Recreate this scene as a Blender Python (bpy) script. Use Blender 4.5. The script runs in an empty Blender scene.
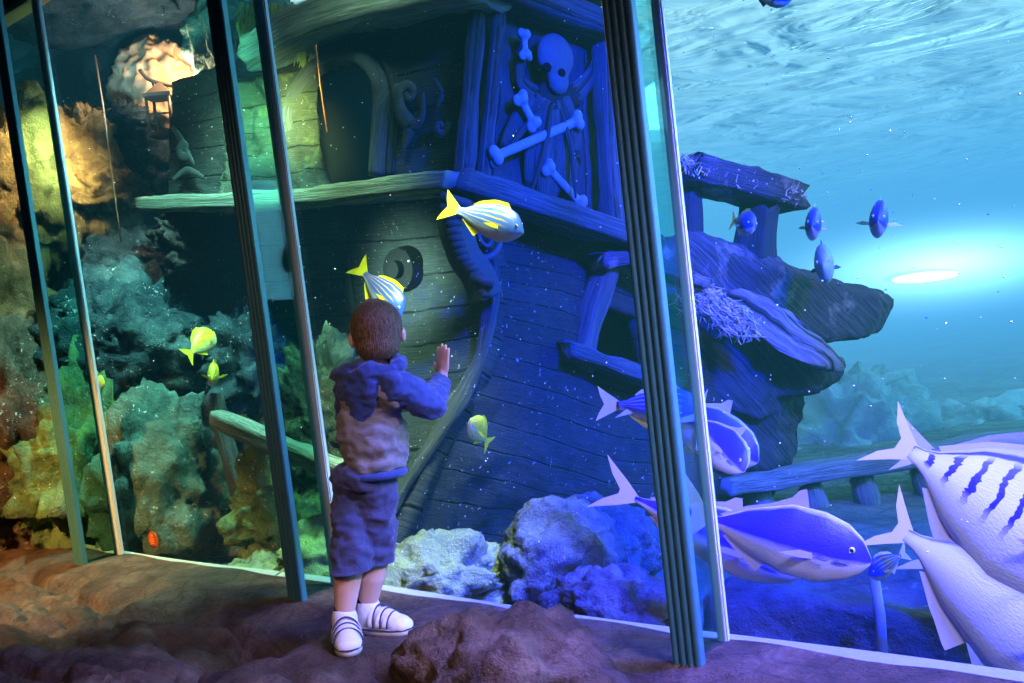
import bpy, bmesh, math, random
from mathutils import Vector as V, Matrix, noise, Quaternion
random.seed(7)
sc = bpy.context.scene
COL = sc.collection
# ------------------------------------------------------------------ camera and survey helpers
F = 1000.0; ROLL = .1021; PITCH = .0218; H = .87
cr, sr = math.cos(ROLL), math.sin(ROLL); cp, sp = math.cos(PITCH), math.sin(PITCH)
FWD = V((0, cp, -sp)); UP0 = V((0, sp, cp)); RT0 = V((1, 0, 0)); CAM = V((0, 0, H))
YAW = .6997
O = V((.4676, 2.5369, 0)); T = V((math.cos(YAW), -math.sin(YAW), 0)); N = V((math.sin(YAW), math.cos(YAW), 0))
G = V((0, 0, 1)) - N * .0509 + T * .0223       # the glass wall leans out over the walkway
Z = V((0, 0, 1))
def ray(px, py):
    dx, dy = px - 512, py - 341.5
    u = dx * cr - dy * sr; v = dx * sr + dy * cr
    return FWD + RT0 * (u / F) - UP0 * (v / F)
def P(px, py, d): return CAM + ray(px, py) * d
def W(px, py, n):                              # n metres behind the glass plane
    r = ray(px, py); a = n - N.dot(CAM - O); return CAM + r * (a / N.dot(r))
def WG(px, py, n):                             # n metres behind the leaning glass
    nn = (N + Z * .0509).normalized(); r = ray(px, py)
    return CAM + r * ((n - nn.dot(CAM - O)) / nn.dot(r))
def GZ(px, py, z=0):
    r = ray(px, py); return CAM + r * ((z - H) / r.z)
def S(s, n, z=0): return O + T * s + N * n + Z * z
cd = bpy.data.cameras.new('camera'); cam = bpy.data.objects.new('camera', cd); COL.objects.link(cam)
cd.sensor_width = 36; cd.lens = F * 36 / 1024; cd.clip_start = .05; cd.clip_end = 200
xa = RT0 * cr - UP0 * sr; ya = RT0 * sr + UP0 * cr; za = -FWD
M = Matrix((xa, ya, za)).transposed().to_4x4(); M.translation = CAM; cam.matrix_world = M
sc.camera = cam
# ------------------------------------------------------------------ object helpers
def link(name, me, mat=None, parent=None, smooth=True):
    o = bpy.data.objects.new(name, me); COL.objects.link(o)
    if mat: me.materials.append(mat)
    if smooth and len(me.polygons): me.polygons.foreach_set('use_smooth', [True] * len(me.polygons))
    if parent:
        o.parent = parent
        o.matrix_parent_inverse = parent.matrix_basis.inverted() if parent.type == 'EMPTY' else Matrix()
    return o
def from_bm(name, bm, mat=None, parent=None, smooth=True):
    me = bpy.data.meshes.new(name); bm.to_mesh(me); bm.free(); return link(name, me, mat, parent, smooth)
def tag(o, label=None, cat=None, group=None, kind=None):
    if label: o['label'] = label
    if cat: o['category'] = cat
    if group: o['group'] = group
    if kind: o['kind'] = kind
    return o
def empty(name, loc, label, cat, group=None):
    o = bpy.data.objects.new(name, None); COL.objects.link(o); o.location = loc; o.empty_display_size = .05
    return tag(o, label, cat, group)
def fb(p, oct=5, H_=.9, lac=2.1): return noise.fractal(p, H_, lac, oct, noise_basis='PERLIN_ORIGINAL')
def frame(d, up=Z):
    d = d.normalized(); x = d.cross(up)
    if x.length < 1e-4: x = d.cross(V((1, 0, 0)))
    x.normalize(); return x, x.cross(d).normalized(), d
def add_tube(bm, pts, rad, seg=10, cap=True, flat=1.0, up=Z, uv=True):
    L = bm.loops.layers.uv.verify()
    if not hasattr(rad, '__len__'): rad = [rad] * len(pts)
    rings = []; acc = 0; us = []
    for i, p in enumerate(pts):
        d = (pts[min(i + 1, len(pts) - 1)] - pts[max(i - 1, 0)])
        x, y, _ = frame(d, up)
        if i: acc += (p - pts[i - 1]).length
        us.append(acc)
        rings.append([bm.verts.new(p + (x * math.cos(a) * flat + y * math.sin(a)) * rad[i]) for a in [2 * math.pi * k / seg for k in range(seg)]])
    for i in range(len(pts) - 1):
        for k in range(seg):
            k2 = (k + 1) % seg
            f = bm.faces.new((rings[i][k], rings[i][k2], rings[i + 1][k2], rings[i + 1][k]))
            for l, (u, v) in zip(f.loops, ((us[i], k), (us[i], k + 1), (us[i + 1], k + 1), (us[i + 1], k))): l[L].uv = (u, v / seg)
    if cap: bm.faces.new(rings[0][::-1]); bm.faces.new(rings[-1])
def tube(name, pts, rad, mat, parent=None, **k):
    bm = bmesh.new(); add_tube(bm, pts, rad, **k); bmesh.ops.recalc_face_normals(bm, faces=bm.faces[:]); return from_bm(name, bm, mat, parent)
def cr_spline(pts, n):
    out = []; m = len(pts) - 1
    for i in range(n + 1):
        t = i / n * m; k = min(int(t), m - 1); f = t - k
        p0, p1, p2, p3 = pts[max(k - 1, 0)], pts[k], pts[k + 1], pts[min(k + 2, m)]
        out.append(.5 * ((2 * p1) + (p2 - p0) * f + (2 * p0 - 5 * p1 + 4 * p2 - p3) * f * f + (3 * p1 - p0 - 3 * p2 + p3) * f ** 3))
    return out
def beam(name, pts, w, h, mat, parent=None, up=Z, rough=.012, seed=0, res=.05, taper=None):
    """rough timber along pts, w across, h along up, rounded rectangular section, worn surface"""
    tot = sum((pts[i + 1] - pts[i]).length for i in range(len(pts) - 1))
    n = max(2, int(tot / res)); ps = cr_spline(pts, n) if len(pts) > 2 else [pts[0].lerp(pts[1], i / n) for i in range(n + 1)]
    sec = []
    for cx, cy in ((1, 1), (-1, 1), (-1, -1), (1, -1)):
        pass
    prof = []
    K = 5
    for (ax, ay), (bx, by) in (((1, -1), (1, 1)), ((1, 1), (-1, 1)), ((-1, 1), (-1, -1)), ((-1, -1), (1, -1))):
        for j in range(K): prof.append((ax + (bx - ax) * (j + .5) / K, ay + (by - ay) * (j + .5) / K))
    bm = bmesh.new(); L = bm.loops.layers.uv.verify(); rings = []
    for i, p in enumerate(ps):
        d = ps[min(i + 1, n)] - ps[max(i - 1, 0)]; x, y, _ = frame(d, up)
        sc_ = 1 if taper is None else taper[0] + (taper[1] - taper[0]) * i / n
        ring = []
        for a, b in prof:
            q = p + x * (a * w / 2 * sc_) + y * (b * h / 2 * sc_)
            q += (x * a + y * b) * (fb(q * 4 + V((seed, 0, 0))) * rough * .6 + noise.noise(q * 26) * rough * .25)
            if i in (0, n): q += d.normalized() * noise.noise(q * 14 + V((seed, 3, 1))) * rough * 2.5
            ring.append(bm.verts.new(q))
        rings.append(ring)
    m = len(prof)
    for i in range(n):
        for k in range(m):
            k2 = (k + 1) % m; f = bm.faces.new((rings[i][k], rings[i][k2], rings[i + 1][k2], rings[i + 1][k]))
            for l, (u, v) in zip(f.loops, ((i, k), (i, k + 1), (i + 1, k + 1), (i + 1, k))): l[L].uv = (u * tot / n, v / m * 2 * (w + h))
    bm.faces.new(rings[0][::-1]); bm.faces.new(rings[-1])
    bmesh.ops.recalc_face_normals(bm, faces=bm.faces[:])
    return from_bm(name, bm, mat, parent)
def patch_pt(ctrl, u, v):
    """ctrl[row][col] world points; v down rows, u along cols (0..1), Catmull-Rom both ways"""
    def cs(pts, t):
        m = len(pts) - 1; t = t * m; k = min(max(int(t), 0), m - 1); f = t - k
        if m == 1: return pts[0].lerp(pts[1], f)
        p1, p2 = pts[k], pts[k + 1]; p0 = pts[k - 1] if k else p1 * 2 - p2; p3 = pts[k + 2] if k + 2 <= m else p2 * 2 - p1
        return .5 * ((2 * p1) + (p2 - p0) * f + (2 * p0 - 5 * p1 + 4 * p2 - p3) * f * f + (3 * p1 - p0 - 3 * p2 + p3) * f ** 3)
    return cs([cs(r, u) for r in ctrl], v)
def patch(name, ctrl, nu, nv, mat, parent=None, uvs=(1, 1), hole=None, thick=.05, rough=.01, disp=None, toward=None):
    bm = bmesh.new(); L = bm.loops.layers.uv.verify()
    g = [[patch_pt(ctrl, i / nu, j / nv) for i in range(nu + 1)] for j in range(nv + 1)]
    nr = [[None] * (nu + 1) for _ in range(nv + 1)]
    for j in range(nv + 1):
        for i in range(nu + 1):
            a = g[j][min(i + 1, nu)] - g[j][max(i - 1, 0)]; b = g[min(j + 1, nv)][i] - g[max(j - 1, 0)][i]
            c = a.cross(b).normalized()
            if c.dot((toward or CAM) - g[j][i]) < 0: c = -c
            nr[j][i] = c
    vs = []
    for j in range(nv + 1):
        row = []
        for i in range(nu + 1):
            p = g[j][i]; e = fb(p * 6) * rough
            if disp: e += disp(i / nu, j / nv)
            row.append(bm.verts.new(p + nr[j][i] * e))
        vs.append(row)
    back = [[bm.verts.new(g[j][i] - nr[j][i] * thick) for i in range(nu + 1)] for j in range(nv + 1)]
    def inside(i, j): return hole is None or not hole((i + .5) / nu, (j + .5) / nv)
    def mk(q, uv):
        f = bm.faces.new(q)
        for l, t in zip(f.loops, uv): l[L].uv = (t[0] / nu * uvs[0], t[1] / nv * uvs[1])
    for j in range(nv):
        for i in range(nu):
            if not inside(i, j): continue
            c = ((i, j), (i, j + 1), (i + 1, j + 1), (i + 1, j))
            mk([vs[b][a] for a, b in c], c); mk([back[b][a] for a, b in c[::-1]], c[::-1])
            for (di, dj), (e0, e1) in (((-1, 0), (c[0], c[1])), ((1, 0), (c[2], c[3])), ((0, -1), (c[3], c[0])), ((0, 1), (c[1], c[2]))):
                a, b = i + di, j + dj
                if not (0 <= a < nu and 0 <= b < nv) or not inside(a, b):
                    mk([vs[e1[1]][e1[0]], vs[e0[1]][e0[0]], back[e0[1]][e0[0]], back[e1[1]][e1[0]]], (e1, e0, e0, e1))
    bmesh.ops.recalc_face_normals(bm, faces=bm.faces[:])
    return from_bm(name, bm, mat, parent)
def on_patch(ctrl, u, v, off=0):
    p = patch_pt(ctrl, u, v); a = patch_pt(ctrl, u + .01, v) - patch_pt(ctrl, u - .01, v); b = patch_pt(ctrl, u, v + .01) - patch_pt(ctrl, u, v - .01)
    c = a.cross(b).normalized()
    if c.dot(CAM - p) < 0: c = -c
    return p + c * off, a.normalized(), b.normalized(), c
def prism(name, pts, ext, mat, parent=None, rough=.02, cuts=5, seed=0, bevel=.02):
    """solid from a ring of world points extruded by vector ext, subdivided and worn"""
    bm = bmesh.new()
    a = [bm.verts.new(p) for p in pts]; b = [bm.verts.new(p + ext) for p in pts]
    bm.faces.new(a); bm.faces.new(b[::-1]); n = len(pts)
    for i in range(n): bm.faces.new((a[i], b[i], b[(i + 1) % n], a[(i + 1) % n]))
    bmesh.ops.recalc_face_normals(bm, faces=bm.faces[:])
    bmesh.ops.bevel(bm, geom=bm.edges[:], offset=bevel, segments=2, affect='EDGES', profile=.5)
    bmesh.ops.triangulate(bm, faces=bm.faces[:])
    for _ in range(cuts):
        es = [e for e in bm.edges if e.calc_length() > .07]
        if not es: break
        bmesh.ops.subdivide_edges(bm, edges=es, cuts=1)
        bmesh.ops.triangulate(bm, faces=[f for f in bm.faces if len(f.verts) > 3])
    bm.normal_update()
    for v in bm.verts:
        q = v.co + V((seed, 0, 0)); v.co += v.normal * (fb(q * 3) * rough + noise.noise(q * 13) * rough * .4)
    L = bm.loops.layers.uv.verify(); d = (pts[1] - pts[0]).normalized(); e = ext.normalized()
    h = d.cross(e).normalized()
    for f in bm.faces:
        for l in f.loops: l[L].uv = (l.vert.co.dot(d), l.vert.co.dot(h) + .6 * l.vert.co.dot(e))
    return from_bm(name, bm, mat, parent)
def ell(bm, c, r, rot=None, sub=3):
    m = Matrix.Translation(c) @ (rot.to_4x4() if rot else Matrix()) @ Matrix.Diagonal((r[0], r[1], r[2], 1)) if hasattr(r, '__len__') else Matrix.Translation(c) @ Matrix.Scale(r, 4)
    return bmesh.ops.create_icosphere(bm, subdivisions=sub, radius=1, matrix=m)['verts']
def cap(bm, p0, r0, p1, r1, sub=2):
    n = max(3, int((p1 - p0).length / (min(r0, r1) * .35)))
    ell(bm, p0, r0, sub=sub); ell(bm, p1, r1, sub=sub)
    add_tube(bm, [p0.lerp(p1, i / 6) for i in range(7)], [r0 + (r1 - r0) * i / 6 for i in range(7)], seg=16)
def remeshed(name, bm, voxel, mat, parent=None, smooth=4, dispf=None):
    me = bpy.data.meshes.new('tmp'); bm.to_mesh(me); bm.free()
    o = bpy.data.objects.new('tmp', me); COL.objects.link(o)
    m = o.modifiers.new('r', 'REMESH'); m.mode = 'VOXEL'; m.voxel_size = voxel
    s = o.modifiers.new('s', 'SMOOTH'); s.iterations = smooth; s.factor = .6
    bpy.context.view_layer.update()
    dg = bpy.context.evaluated_depsgraph_get(); out = bpy.data.meshes.new_from_object(o.evaluated_get(dg))
    bpy.data.objects.remove(o); bpy.data.meshes.remove(me)
    if dispf:
        nn = [v.normal.copy() for v in out.vertices]
        for v, q in zip(out.vertices, nn): v.co += q * dispf(v.co)
    out.name = name
    return link(name, out, mat, parent)
# ------------------------------------------------------------------ materials
class NT:
    def __init__(s, name):
        s.m = bpy.data.materials.new(name); s.m.use_nodes = True; s.t = s.m.node_tree; s.t.nodes.clear()
        s.out = s.n('ShaderNodeOutputMaterial')
    def n(s, kind, inp=None, **props):
        nd = s.t.nodes.new(kind)
        for k, v in props.items(): setattr(nd, k, v)
        for k, v in (inp or {}).items():
            i = nd.inputs[k]
            if isinstance(v, bpy.types.NodeSocket): s.t.links.new(v, i)
            else: i.default_value = v
        return nd
    def l(s, a, b): s.t.links.new(a, b)
    def surf(s, x): s.l(x, s.out.inputs['Surface']); return s.m
def c4(c): return (c[0], c[1], c[2], 1)
def ramp(t, fac, stops, interp='LINEAR'):
    r = t.n('ShaderNodeValToRGB', {'Fac': fac}); e = r.color_ramp.elements; r.color_ramp.interpolation = interp
    while len(e) < len(stops): e.new(.5)
    for el, (p, c) in zip(e, stops): el.position = p; el.color = c4(c) if hasattr(c, '__len__') else (c, c, c, 1)
    return r.outputs['Color']
def mixc(t, f, a, b, mode='MIX'):
    m = t.n('ShaderNodeMix', data_type='RGBA', blend_type=mode)
    for i, v in ((0, f), (6, a), (7, b)):
        if isinstance(v, bpy.types.NodeSocket): t.l(v, m.inputs[i])
        else: m.inputs[i].default_value = v if i == 0 else c4(v)
    return m.outputs[2]
def math_(t, op, a, b=0.0, c=0.0):
    m = t.n('ShaderNodeMath', operation=op)
    for i, v in enumerate((a, b, c)):
        if isinstance(v, bpy.types.NodeSocket): t.l(v, m.inputs[i])
        else: m.inputs[i].default_value = v
    return m.outputs[0]
def nz(t, vec, scale, detail=5, rough=.6, dist=0):
    return t.n('ShaderNodeTexNoise', {'Vector': vec, 'Scale': scale, 'Detail': detail, 'Roughness': rough, 'Distortion': dist}).outputs['Fac']
def rock_mat(name, dark, mid, light, speck=.0, speckc=(.75, .85, .8), scale=1.0, rough=.85, bump=.6, moss=None, mossamt=.5, spec=.2):
    t = NT(name); geo = t.n('ShaderNodeNewGeometry').outputs['Position']
    a = nz(t, geo, 2.2 * scale, 8, .62); b = nz(t, geo, 14 * scale, 6, .7)
    c = ramp(t, a, [(.3, dark), (.52, mid), (.72, light)])
    c = mixc(t, math_(t, 'MULTIPLY', b, .75), c, dark)
    vo = t.n('ShaderNodeTexVoronoi', {'Vector': geo, 'Scale': 3.1 * scale, 'Randomness': 1.0}, feature='DISTANCE_TO_EDGE').outputs['Distance']
    cr_ = ramp(t, vo, [(0.0, .35), (.06, 1.0)]); c = mixc(t, .55, c, mixc(t, 1.0, c, cr_, 'MULTIPLY'))
    if moss:
        mm = ramp(t, nz(t, geo, 3.3 * scale, 6, .7), [(1 - mossamt - .12, 0.0), (1 - mossamt + .1, 1.0)]); c = mixc(t, mm, c, moss)
    if speck:
        s_ = ramp(t, nz(t, geo, 26 * scale, 3, .7), [(.62, 0.0), (.70, speck)]); s2 = ramp(t, nz(t, geo, 5, 3), [(.45, 0.0), (.6, 1.0)])
        c = mixc(t, math_(t, 'MULTIPLY', s_, s2), c, speckc)
    h = math_(t, 'ADD', math_(t, 'MULTIPLY', a, .8), math_(t, 'MULTIPLY', b, .35))
    h = math_(t, 'ADD', h, math_(t, 'MULTIPLY', nz(t, geo, 60 * scale, 4, .7), .12))
    bp = t.n('ShaderNodeBump', {'Strength': min(1, bump * 1.5), 'Distance': .10, 'Height': h})
    p = t.n('ShaderNodeBsdfPrincipled', {'Base Color': c, 'Roughness': rough, 'Normal': bp.outputs[0], 'Specular IOR Level': spec})
    return t.surf(p.outputs[0])
def wood_mat(name, dark, mid, light, rows=0.0, speck=.0, moss=None, mossamt=.4, grain=1.0, bump=1.0, seam=.024):
    """timber: grain runs along U; rows = plank seams per unit of V"""
    t = NT(name); uv = t.n('ShaderNodeUVMap').outputs[0]; geo = t.n('ShaderNodeNewGeometry').outputs['Position']
    mp = t.n('ShaderNodeMapping', {'Vector': uv, 'Scale': (1.6 * grain, 22 * grain, 1)}).outputs[0]
    g = nz(t, mp, 2.2, 8, .7, .4); g2 = nz(t, geo, 3.0, 6, .65)
    c = ramp(t, g, [(.3, dark), (.52, mid), (.75, light)]); c = mixc(t, math_(t, 'MULTIPLY', g2, .7), c, dark)
    h = math_(t, 'ADD', g, math_(t, 'MULTIPLY', g2, .5))
    if rows:
        sep = t.n('ShaderNodeSeparateXYZ', {'Vector': uv})
        wob = math_(t, 'MULTIPLY', math_(t, 'SUBTRACT', nz(t, uv, 2.3, 2), .5), .10)
        vv = math_(t, 'ADD', math_(t, 'MULTIPLY', sep.outputs[1], rows), wob)
        fr = math_(t, 'FRACT', vv); fl = math_(t, 'FLOOR', vv)
        d = math_(t, 'MINIMUM', fr, math_(t, 'SUBTRACT', 1.0, fr))
        brk = ramp(t, nz(t, t.n('ShaderNodeMapping', {'Vector': uv, 'Scale': (2.5, 9, 1)}).outputs[0], 1.7, 3), [(.38, .25), (.5, 1.0)])
        sm = math_(t, 'MULTIPLY', ramp(t, d, [(0.0, 1.0), (seam, .5), (seam * 1.8, 0.0)]), brk)
        tone = t.n('ShaderNodeTexWhiteNoise', {'W': fl}, noise_dimensions='1D').outputs['Value']
        c = mixc(t, math_(t, 'MULTIPLY', tone, .35), c, dark)
        c = mixc(t, sm, c, tuple(x * .12 for x in dark)); h = math_(t, 'SUBTRACT', h, math_(t, 'MULTIPLY', sm, 1.0))
    if moss:
        mm = ramp(t, nz(t, geo, 4.3, 7, .7), [(1 - mossamt - .1, 0.0), (1 - mossamt + .12, 1.0)]); c = mixc(t, mm, c, moss)
    if speck:
        s_ = ramp(t, nz(t, geo, 38, 3, .6), [(.66, 0.0), (.73, speck)]); c = mixc(t, s_, c, (.7, .8, .75))
    bp = t.n('ShaderNodeBump', {'Strength': bump, 'Distance': .03, 'Height': h})
    p = t.n('ShaderNodeBsdfPrincipled', {'Base Color': c, 'Roughness': .8, 'Normal': bp.outputs[0], 'Specular IOR Level': .25})
    return t.surf(p.outputs[0])
def plain(name, col, rough=.5, metal=0, spec=.5, noisy=0, bumps=0, bscale=40, emit=None, es=0):
    t = NT(name); c = c4(col); inp = {'Roughness': rough, 'Metallic': metal, 'Specular IOR Level': spec}
    p = t.n('ShaderNodeBsdfPrincipled', inp); oc = t.n('ShaderNodeTexCoord').outputs['Object']
    if noisy: t.l(mixc(t, math_(t, 'MULTIPLY', nz(t, oc, bscale, 5), noisy), col, tuple(x * .3 for x in col)), p.inputs['Base Color'])
    else: p.inputs['Base Color'].default_value = c
    if bumps: t.l(t.n('ShaderNodeBump', {'Strength': bumps, 'Distance': .01, 'Height': nz(t, oc, bscale, 5)}).outputs[0], p.inputs['Normal'])
    if emit: p.inputs['Emission Color'].default_value = c4(emit); p.inputs['Emission Strength'].default_value = es
    return t.surf(p.outputs[0])
def glass_mat(name, tint, refl=.05, rough=.02):
    t = NT(name); tr = t.n('ShaderNodeBsdfTransparent', {'Color': c4(tint)}); gl = t.n('ShaderNodeBsdfGlossy', {'Color': (1, 1, 1, 1), 'Roughness': rough})
    fr = t.n('ShaderNodeFresnel', {'IOR': 1.33}); f = math_(t, 'MULTIPLY', fr.outputs[0], refl * 10)
    return t.surf(t.n('ShaderNodeMixShader', {0: f, 1: tr.outputs[0], 2: gl.outputs[0]}).outputs[0])
GLASS = glass_mat('tank_glass', (.93, .98, .97), .05)
FIN = glass_mat('fin_glass', (.60, .88, .84), .02)
METAL = plain('bronze_anodised', (.06, .22, .26), .42, .3, .5, .3, .1, 60)
SEAL = plain('pale_sealant', (.52, .66, .80), .35, 0, .5, .2)
LEDGE = rock_mat('ledge_rock', (.035, .022, .014), (.17, .105, .068), (.36, .25, .18), 0, scale=2.4, rough=.7, bump=.9, spec=.4)
R_TEAL = rock_mat('teal_rock', (.008, .02, .03), (.05, .10, .115), (.17, .26, .26), .9, scale=1.5)
R_DARK = rock_mat('dark_rock', (.008, .016, .02), (.04, .065, .075), (.11, .15, .16), .25, scale=1.5)
R_MOSS = rock_mat('mossy_rock', (.01, .025, .018), (.07, .14, .09), (.22, .33, .22), .7, moss=(.13, .24, .08), mossamt=.5, scale=1.4)
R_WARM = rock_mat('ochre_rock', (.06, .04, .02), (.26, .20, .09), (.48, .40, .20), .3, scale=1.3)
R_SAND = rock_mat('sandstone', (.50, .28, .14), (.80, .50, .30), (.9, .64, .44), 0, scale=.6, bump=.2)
R_PALE = rock_mat('pale_rock', (.06, .09, .06), (.24, .30, .20), (.45, .50, .36), .5, scale=1.8, moss=(.28, .34, .12), mossamt=.5)
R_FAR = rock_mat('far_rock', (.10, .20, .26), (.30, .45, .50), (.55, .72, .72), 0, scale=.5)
R_BLUE = rock_mat('blue_boulder', (.03, .04, .05), (.13, .15, .16), (.26, .29, .28), .3, scale=2)
WD_STERN = wood_mat('stern_planks', (.012, .016, .015), (.065, .078, .070), (.15, .17, .15), rows=1, speck=.7, grain=1.0)
WD_MOSS = wood_mat('mossy_stern_planks', (.03, .035, .02), (.12, .14, .09), (.26, .28, .18), rows=1, speck=.5, moss=(.34, .40, .10), mossamt=.35)
WD_LOW = wood_mat('lower_stern_planks', (.02, .025, .022), (.10, .12, .105), (.24, .27, .23), rows=1, speck=1, grain=1.0)
WD_HULL = wood_mat('hull_planks', (.02, .025, .025), (.085, .10, .10), (.19, .21, .20), rows=1, speck=.8)
WD_SIDE = wood_mat('quarter_boards', (.02, .025, .03), (.085, .10, .11), (.18, .20, .21), rows=1, grain=1.0)
WD_PALE = wood_mat('weathered_ledge', (.07, .08, .06), (.28, .31, .22), (.55, .58, .42), moss=(.38, .40, .16), mossamt=.3)
WD_TRIM = wood_mat('trim_timber', (.025, .03, .035), (.10, .12, .125), (.22, .25, .25))
WD_DARK = wood_mat('dark_timber', (.02, .03, .035), (.09, .12, .12), (.22, .26, .26), speck=.4)
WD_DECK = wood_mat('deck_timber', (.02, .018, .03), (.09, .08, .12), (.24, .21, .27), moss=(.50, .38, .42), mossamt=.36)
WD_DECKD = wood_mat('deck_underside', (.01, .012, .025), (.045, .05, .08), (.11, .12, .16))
WD_RAIL = wood_mat('rail_timber', (.06, .09, .12), (.25, .34, .38), (.55, .66, .66))
CARVE = plain('carved_relief', (.045, .055, .05), .7, 0, .3, .6, .5, 30)
CARVE_B = plain('carved_relief_side', (.05, .06, .068), .7, 0, .3, .5, .5, 30)
BONE = plain('carved_bone', (.13, .17, .18), .6, 0, .3, .3, .2, 40)
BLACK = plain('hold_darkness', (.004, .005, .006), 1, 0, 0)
ROPE = plain('rope', (.35, .14, .07), .8)
SOFFIT = rock_mat('soffit', (.02, .012, .006), (.07, .04, .02), (.12, .07, .035), 0)
# ------------------------------------------------------------------ the glass wall
nn = (N + Z * .0509).normalized(); Gd = G.normalized(); GH = 2.46
def slab(bm, c0, ax, ay, az):      # parallelepiped centred on c0 base corner
    vs = [bm.verts.new(c0 + ax * i + ay * j + az * k) for i in (0, 1) for j in (0, 1) for k in (0, 1)]
    for q in ((0, 1, 3, 2), (4, 6, 7, 5), (0, 4, 5, 1), (2, 3, 7, 6), (0, 2, 6, 4), (1, 5, 7, 3)): bm.faces.new([vs[i] for i in q])
    return vs
def slab_obj(name, c0, ax, ay, az, mat, parent=None, bev=0):
    bm = bmesh.new(); slab(bm, c0, ax, ay, az)
    bmesh.ops.recalc_face_normals(bm, faces=bm.faces[:])
    if bev: bmesh.ops.bevel(bm, geom=bm.edges[:], offset=bev, segments=2, affect='EDGES')
    return from_bm(name, bm, mat, parent, False)
for i in range(-3, 2):
    bm = bmesh.new(); a = S(i * 1.508 + .004, 0, -.05); b = T * 1.50
    q = [bm.verts.new(x) for x in (a, a + b, a + b + G * (GH + .05), a + G * (GH + .05))]; bm.faces.new(q)
    tag(from_bm('window_%d' % (i + 4), bm, GLASS, None, False), kind='structure')
fl = {-2: 'glass fin with bronze ribbed edge beside the orange round sticker, leftmost of three', -1: 'middle glass fin with ribbed metal edge, just left of the child',
      0: 'large glass fin with blue-lit ribbed metal edge, right of the child'}
for i in (-2, -1, 0):
    s0 = i * 1.508; e = empty('glass_fin', S(s0, -.1, 0), fl[i], 'glass fin')
    w = .192
    g = slab_obj('glass_panel', S(s0 - .006, -w + .03, -.03), T * .012, N * (w - .04), G * (GH + .02), FIN, e)
    # ribbed cap: fluted profile extruded up the lean
    prof = []; hw = .040
    for k in range(41):
        x = -hw + 2 * hw * k / 40; y = -w - .004 - .006 * abs(math.sin((x + hw) / (2 * hw) * math.pi * 4)) ** .6; prof.append((x, y))
    prof += [(hw, -w + .014), (-hw, -w + .014)]
    bm = bmesh.new(); lo = [bm.verts.new(S(s0 + x, y, -.08)) for x, y in prof]; hi = [bm.verts.new(S(s0 + x, y, 0) + G * (GH + .03)) for x, y in prof]
    m = len(prof)
    for k in range(m): bm.faces.new((lo[k], lo[(k + 1) % m], hi[(k + 1) % m], hi[k]))
    bm.faces.new(lo[::-1]); bm.faces.new(hi); bmesh.ops.recalc_face_normals(bm, faces=bm.faces[:])
    from_bm('edge_cap', bm, METAL, e, False)
    sw = .030 if i == 0 else .062
    slab_obj('sealant_strip', S(s0 - sw / 2, -.022, -.03), T * sw, N * .018, G * (GH + .02), SEAL, e, .004)
# sill, header, soffit
SILL = plain('pale_sill', (.40, .43, .38), .6, 0, .3, .4, .3, 30)
bm = bmesh.new(); L_ = 60
for k in range(L_):
    a, b = -5.5 + 8.5 * k / L_, -5.5 + 8.5 * (k + 1) / L_
    za_, zb_ = .006 * math.sin(a * 3), .006 * math.sin(b * 3)
    f = [bm.verts.new(x) for x in (S(a, -.004, za_ - .006), S(b, -.004, zb_ - .006), S(b, .035, zb_ + .004), S(a, .035, za_ + .004))]; bm.faces.new(f)
tag(from_bm('trim_1', bm, SILL, None, False), kind='structure')
tag(slab_obj('trim_2', S(-5.5, -.03, 0) + G * GH, T * 9, N * .10, Z * .07, plain('header_metal', (.35, .38, .36), .4, .5), None, .01), kind='structure')
bm = bmesh.new(); top = G * (GH + .03)
bm.faces.new([bm.verts.new(x + top) for x in (S(-7, .02), S(5, .02), S(5, -5), S(-7, -5))]); tag(from_bm('ceiling', bm, SOFFIT, None, False), kind='structure')
bm = bmesh.new(); bm.faces.new([bm.verts.new(x) for x in (S(-7, .05) + top, S(9, .05) + top, S(9, .05, 3.6), S(-7, .05, 3.6))]); tag(from_bm('wall_light_stop', bm, SOFFIT, None, False), kind='structure')  # unseen strip above the glass, added to stop tank light leaking over
# round sticker on the glass
sc_c = WG(153, 540, -.012)
e = empty('round_sticker', sc_c, 'small round orange sticker on the lower corner of the glass, near the left fin', 'sticker')
def disc(name, c, r, ax, ay, off, mat, parent, n=32, a0=0, a1=2 * math.pi):
    bm = bmesh.new(); q = [bm.verts.new(c + off + ax * (r * math.cos(a0 + (a1 - a0) * k / n)) + ay * (r * math.sin(a0 + (a1 - a0) * k / n))) for k in range(n if a1 - a0 > 6 else n + 1)]
    q2 = [bm.verts.new(v.co + nn * .002) for v in q]; bm.faces.new(q); bm.faces.new(q2[::-1])
    for k in range(len(q)): bm.faces.new((q[k], q2[k], q2[(k + 1) % len(q)], q[(k + 1) % len(q)]))
    bmesh.ops.recalc_face_normals(bm, faces=bm.faces[:])
    return from_bm(name, bm, mat, parent, False)
disc('backing', sc_c, .038, T, Gd, V(), plain('st_brown', (.30, .07, .02), .5), e)
disc('dark_band', sc_c, .034, T, Gd, -nn * .003, plain('st_dark', (.03, .02, .02), .5), e, 16, math.pi * 1.25, math.pi * 1.75)
ori = plain('st_orange', (.85, .25, .04), .5)
for k, (x, z, w_) in enumerate(((0, .014, .016), (0, .004, .03), (0, -.006, .034), (0, -.016, .026))):
    slab_obj('printed_bar' if k else 'printed_figure', sc_c - nn * .004 + T * (x - w_ / 2) + Gd * z, T * w_, nn * .001, Gd * (.005 if k else .012), ori, e)
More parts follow.
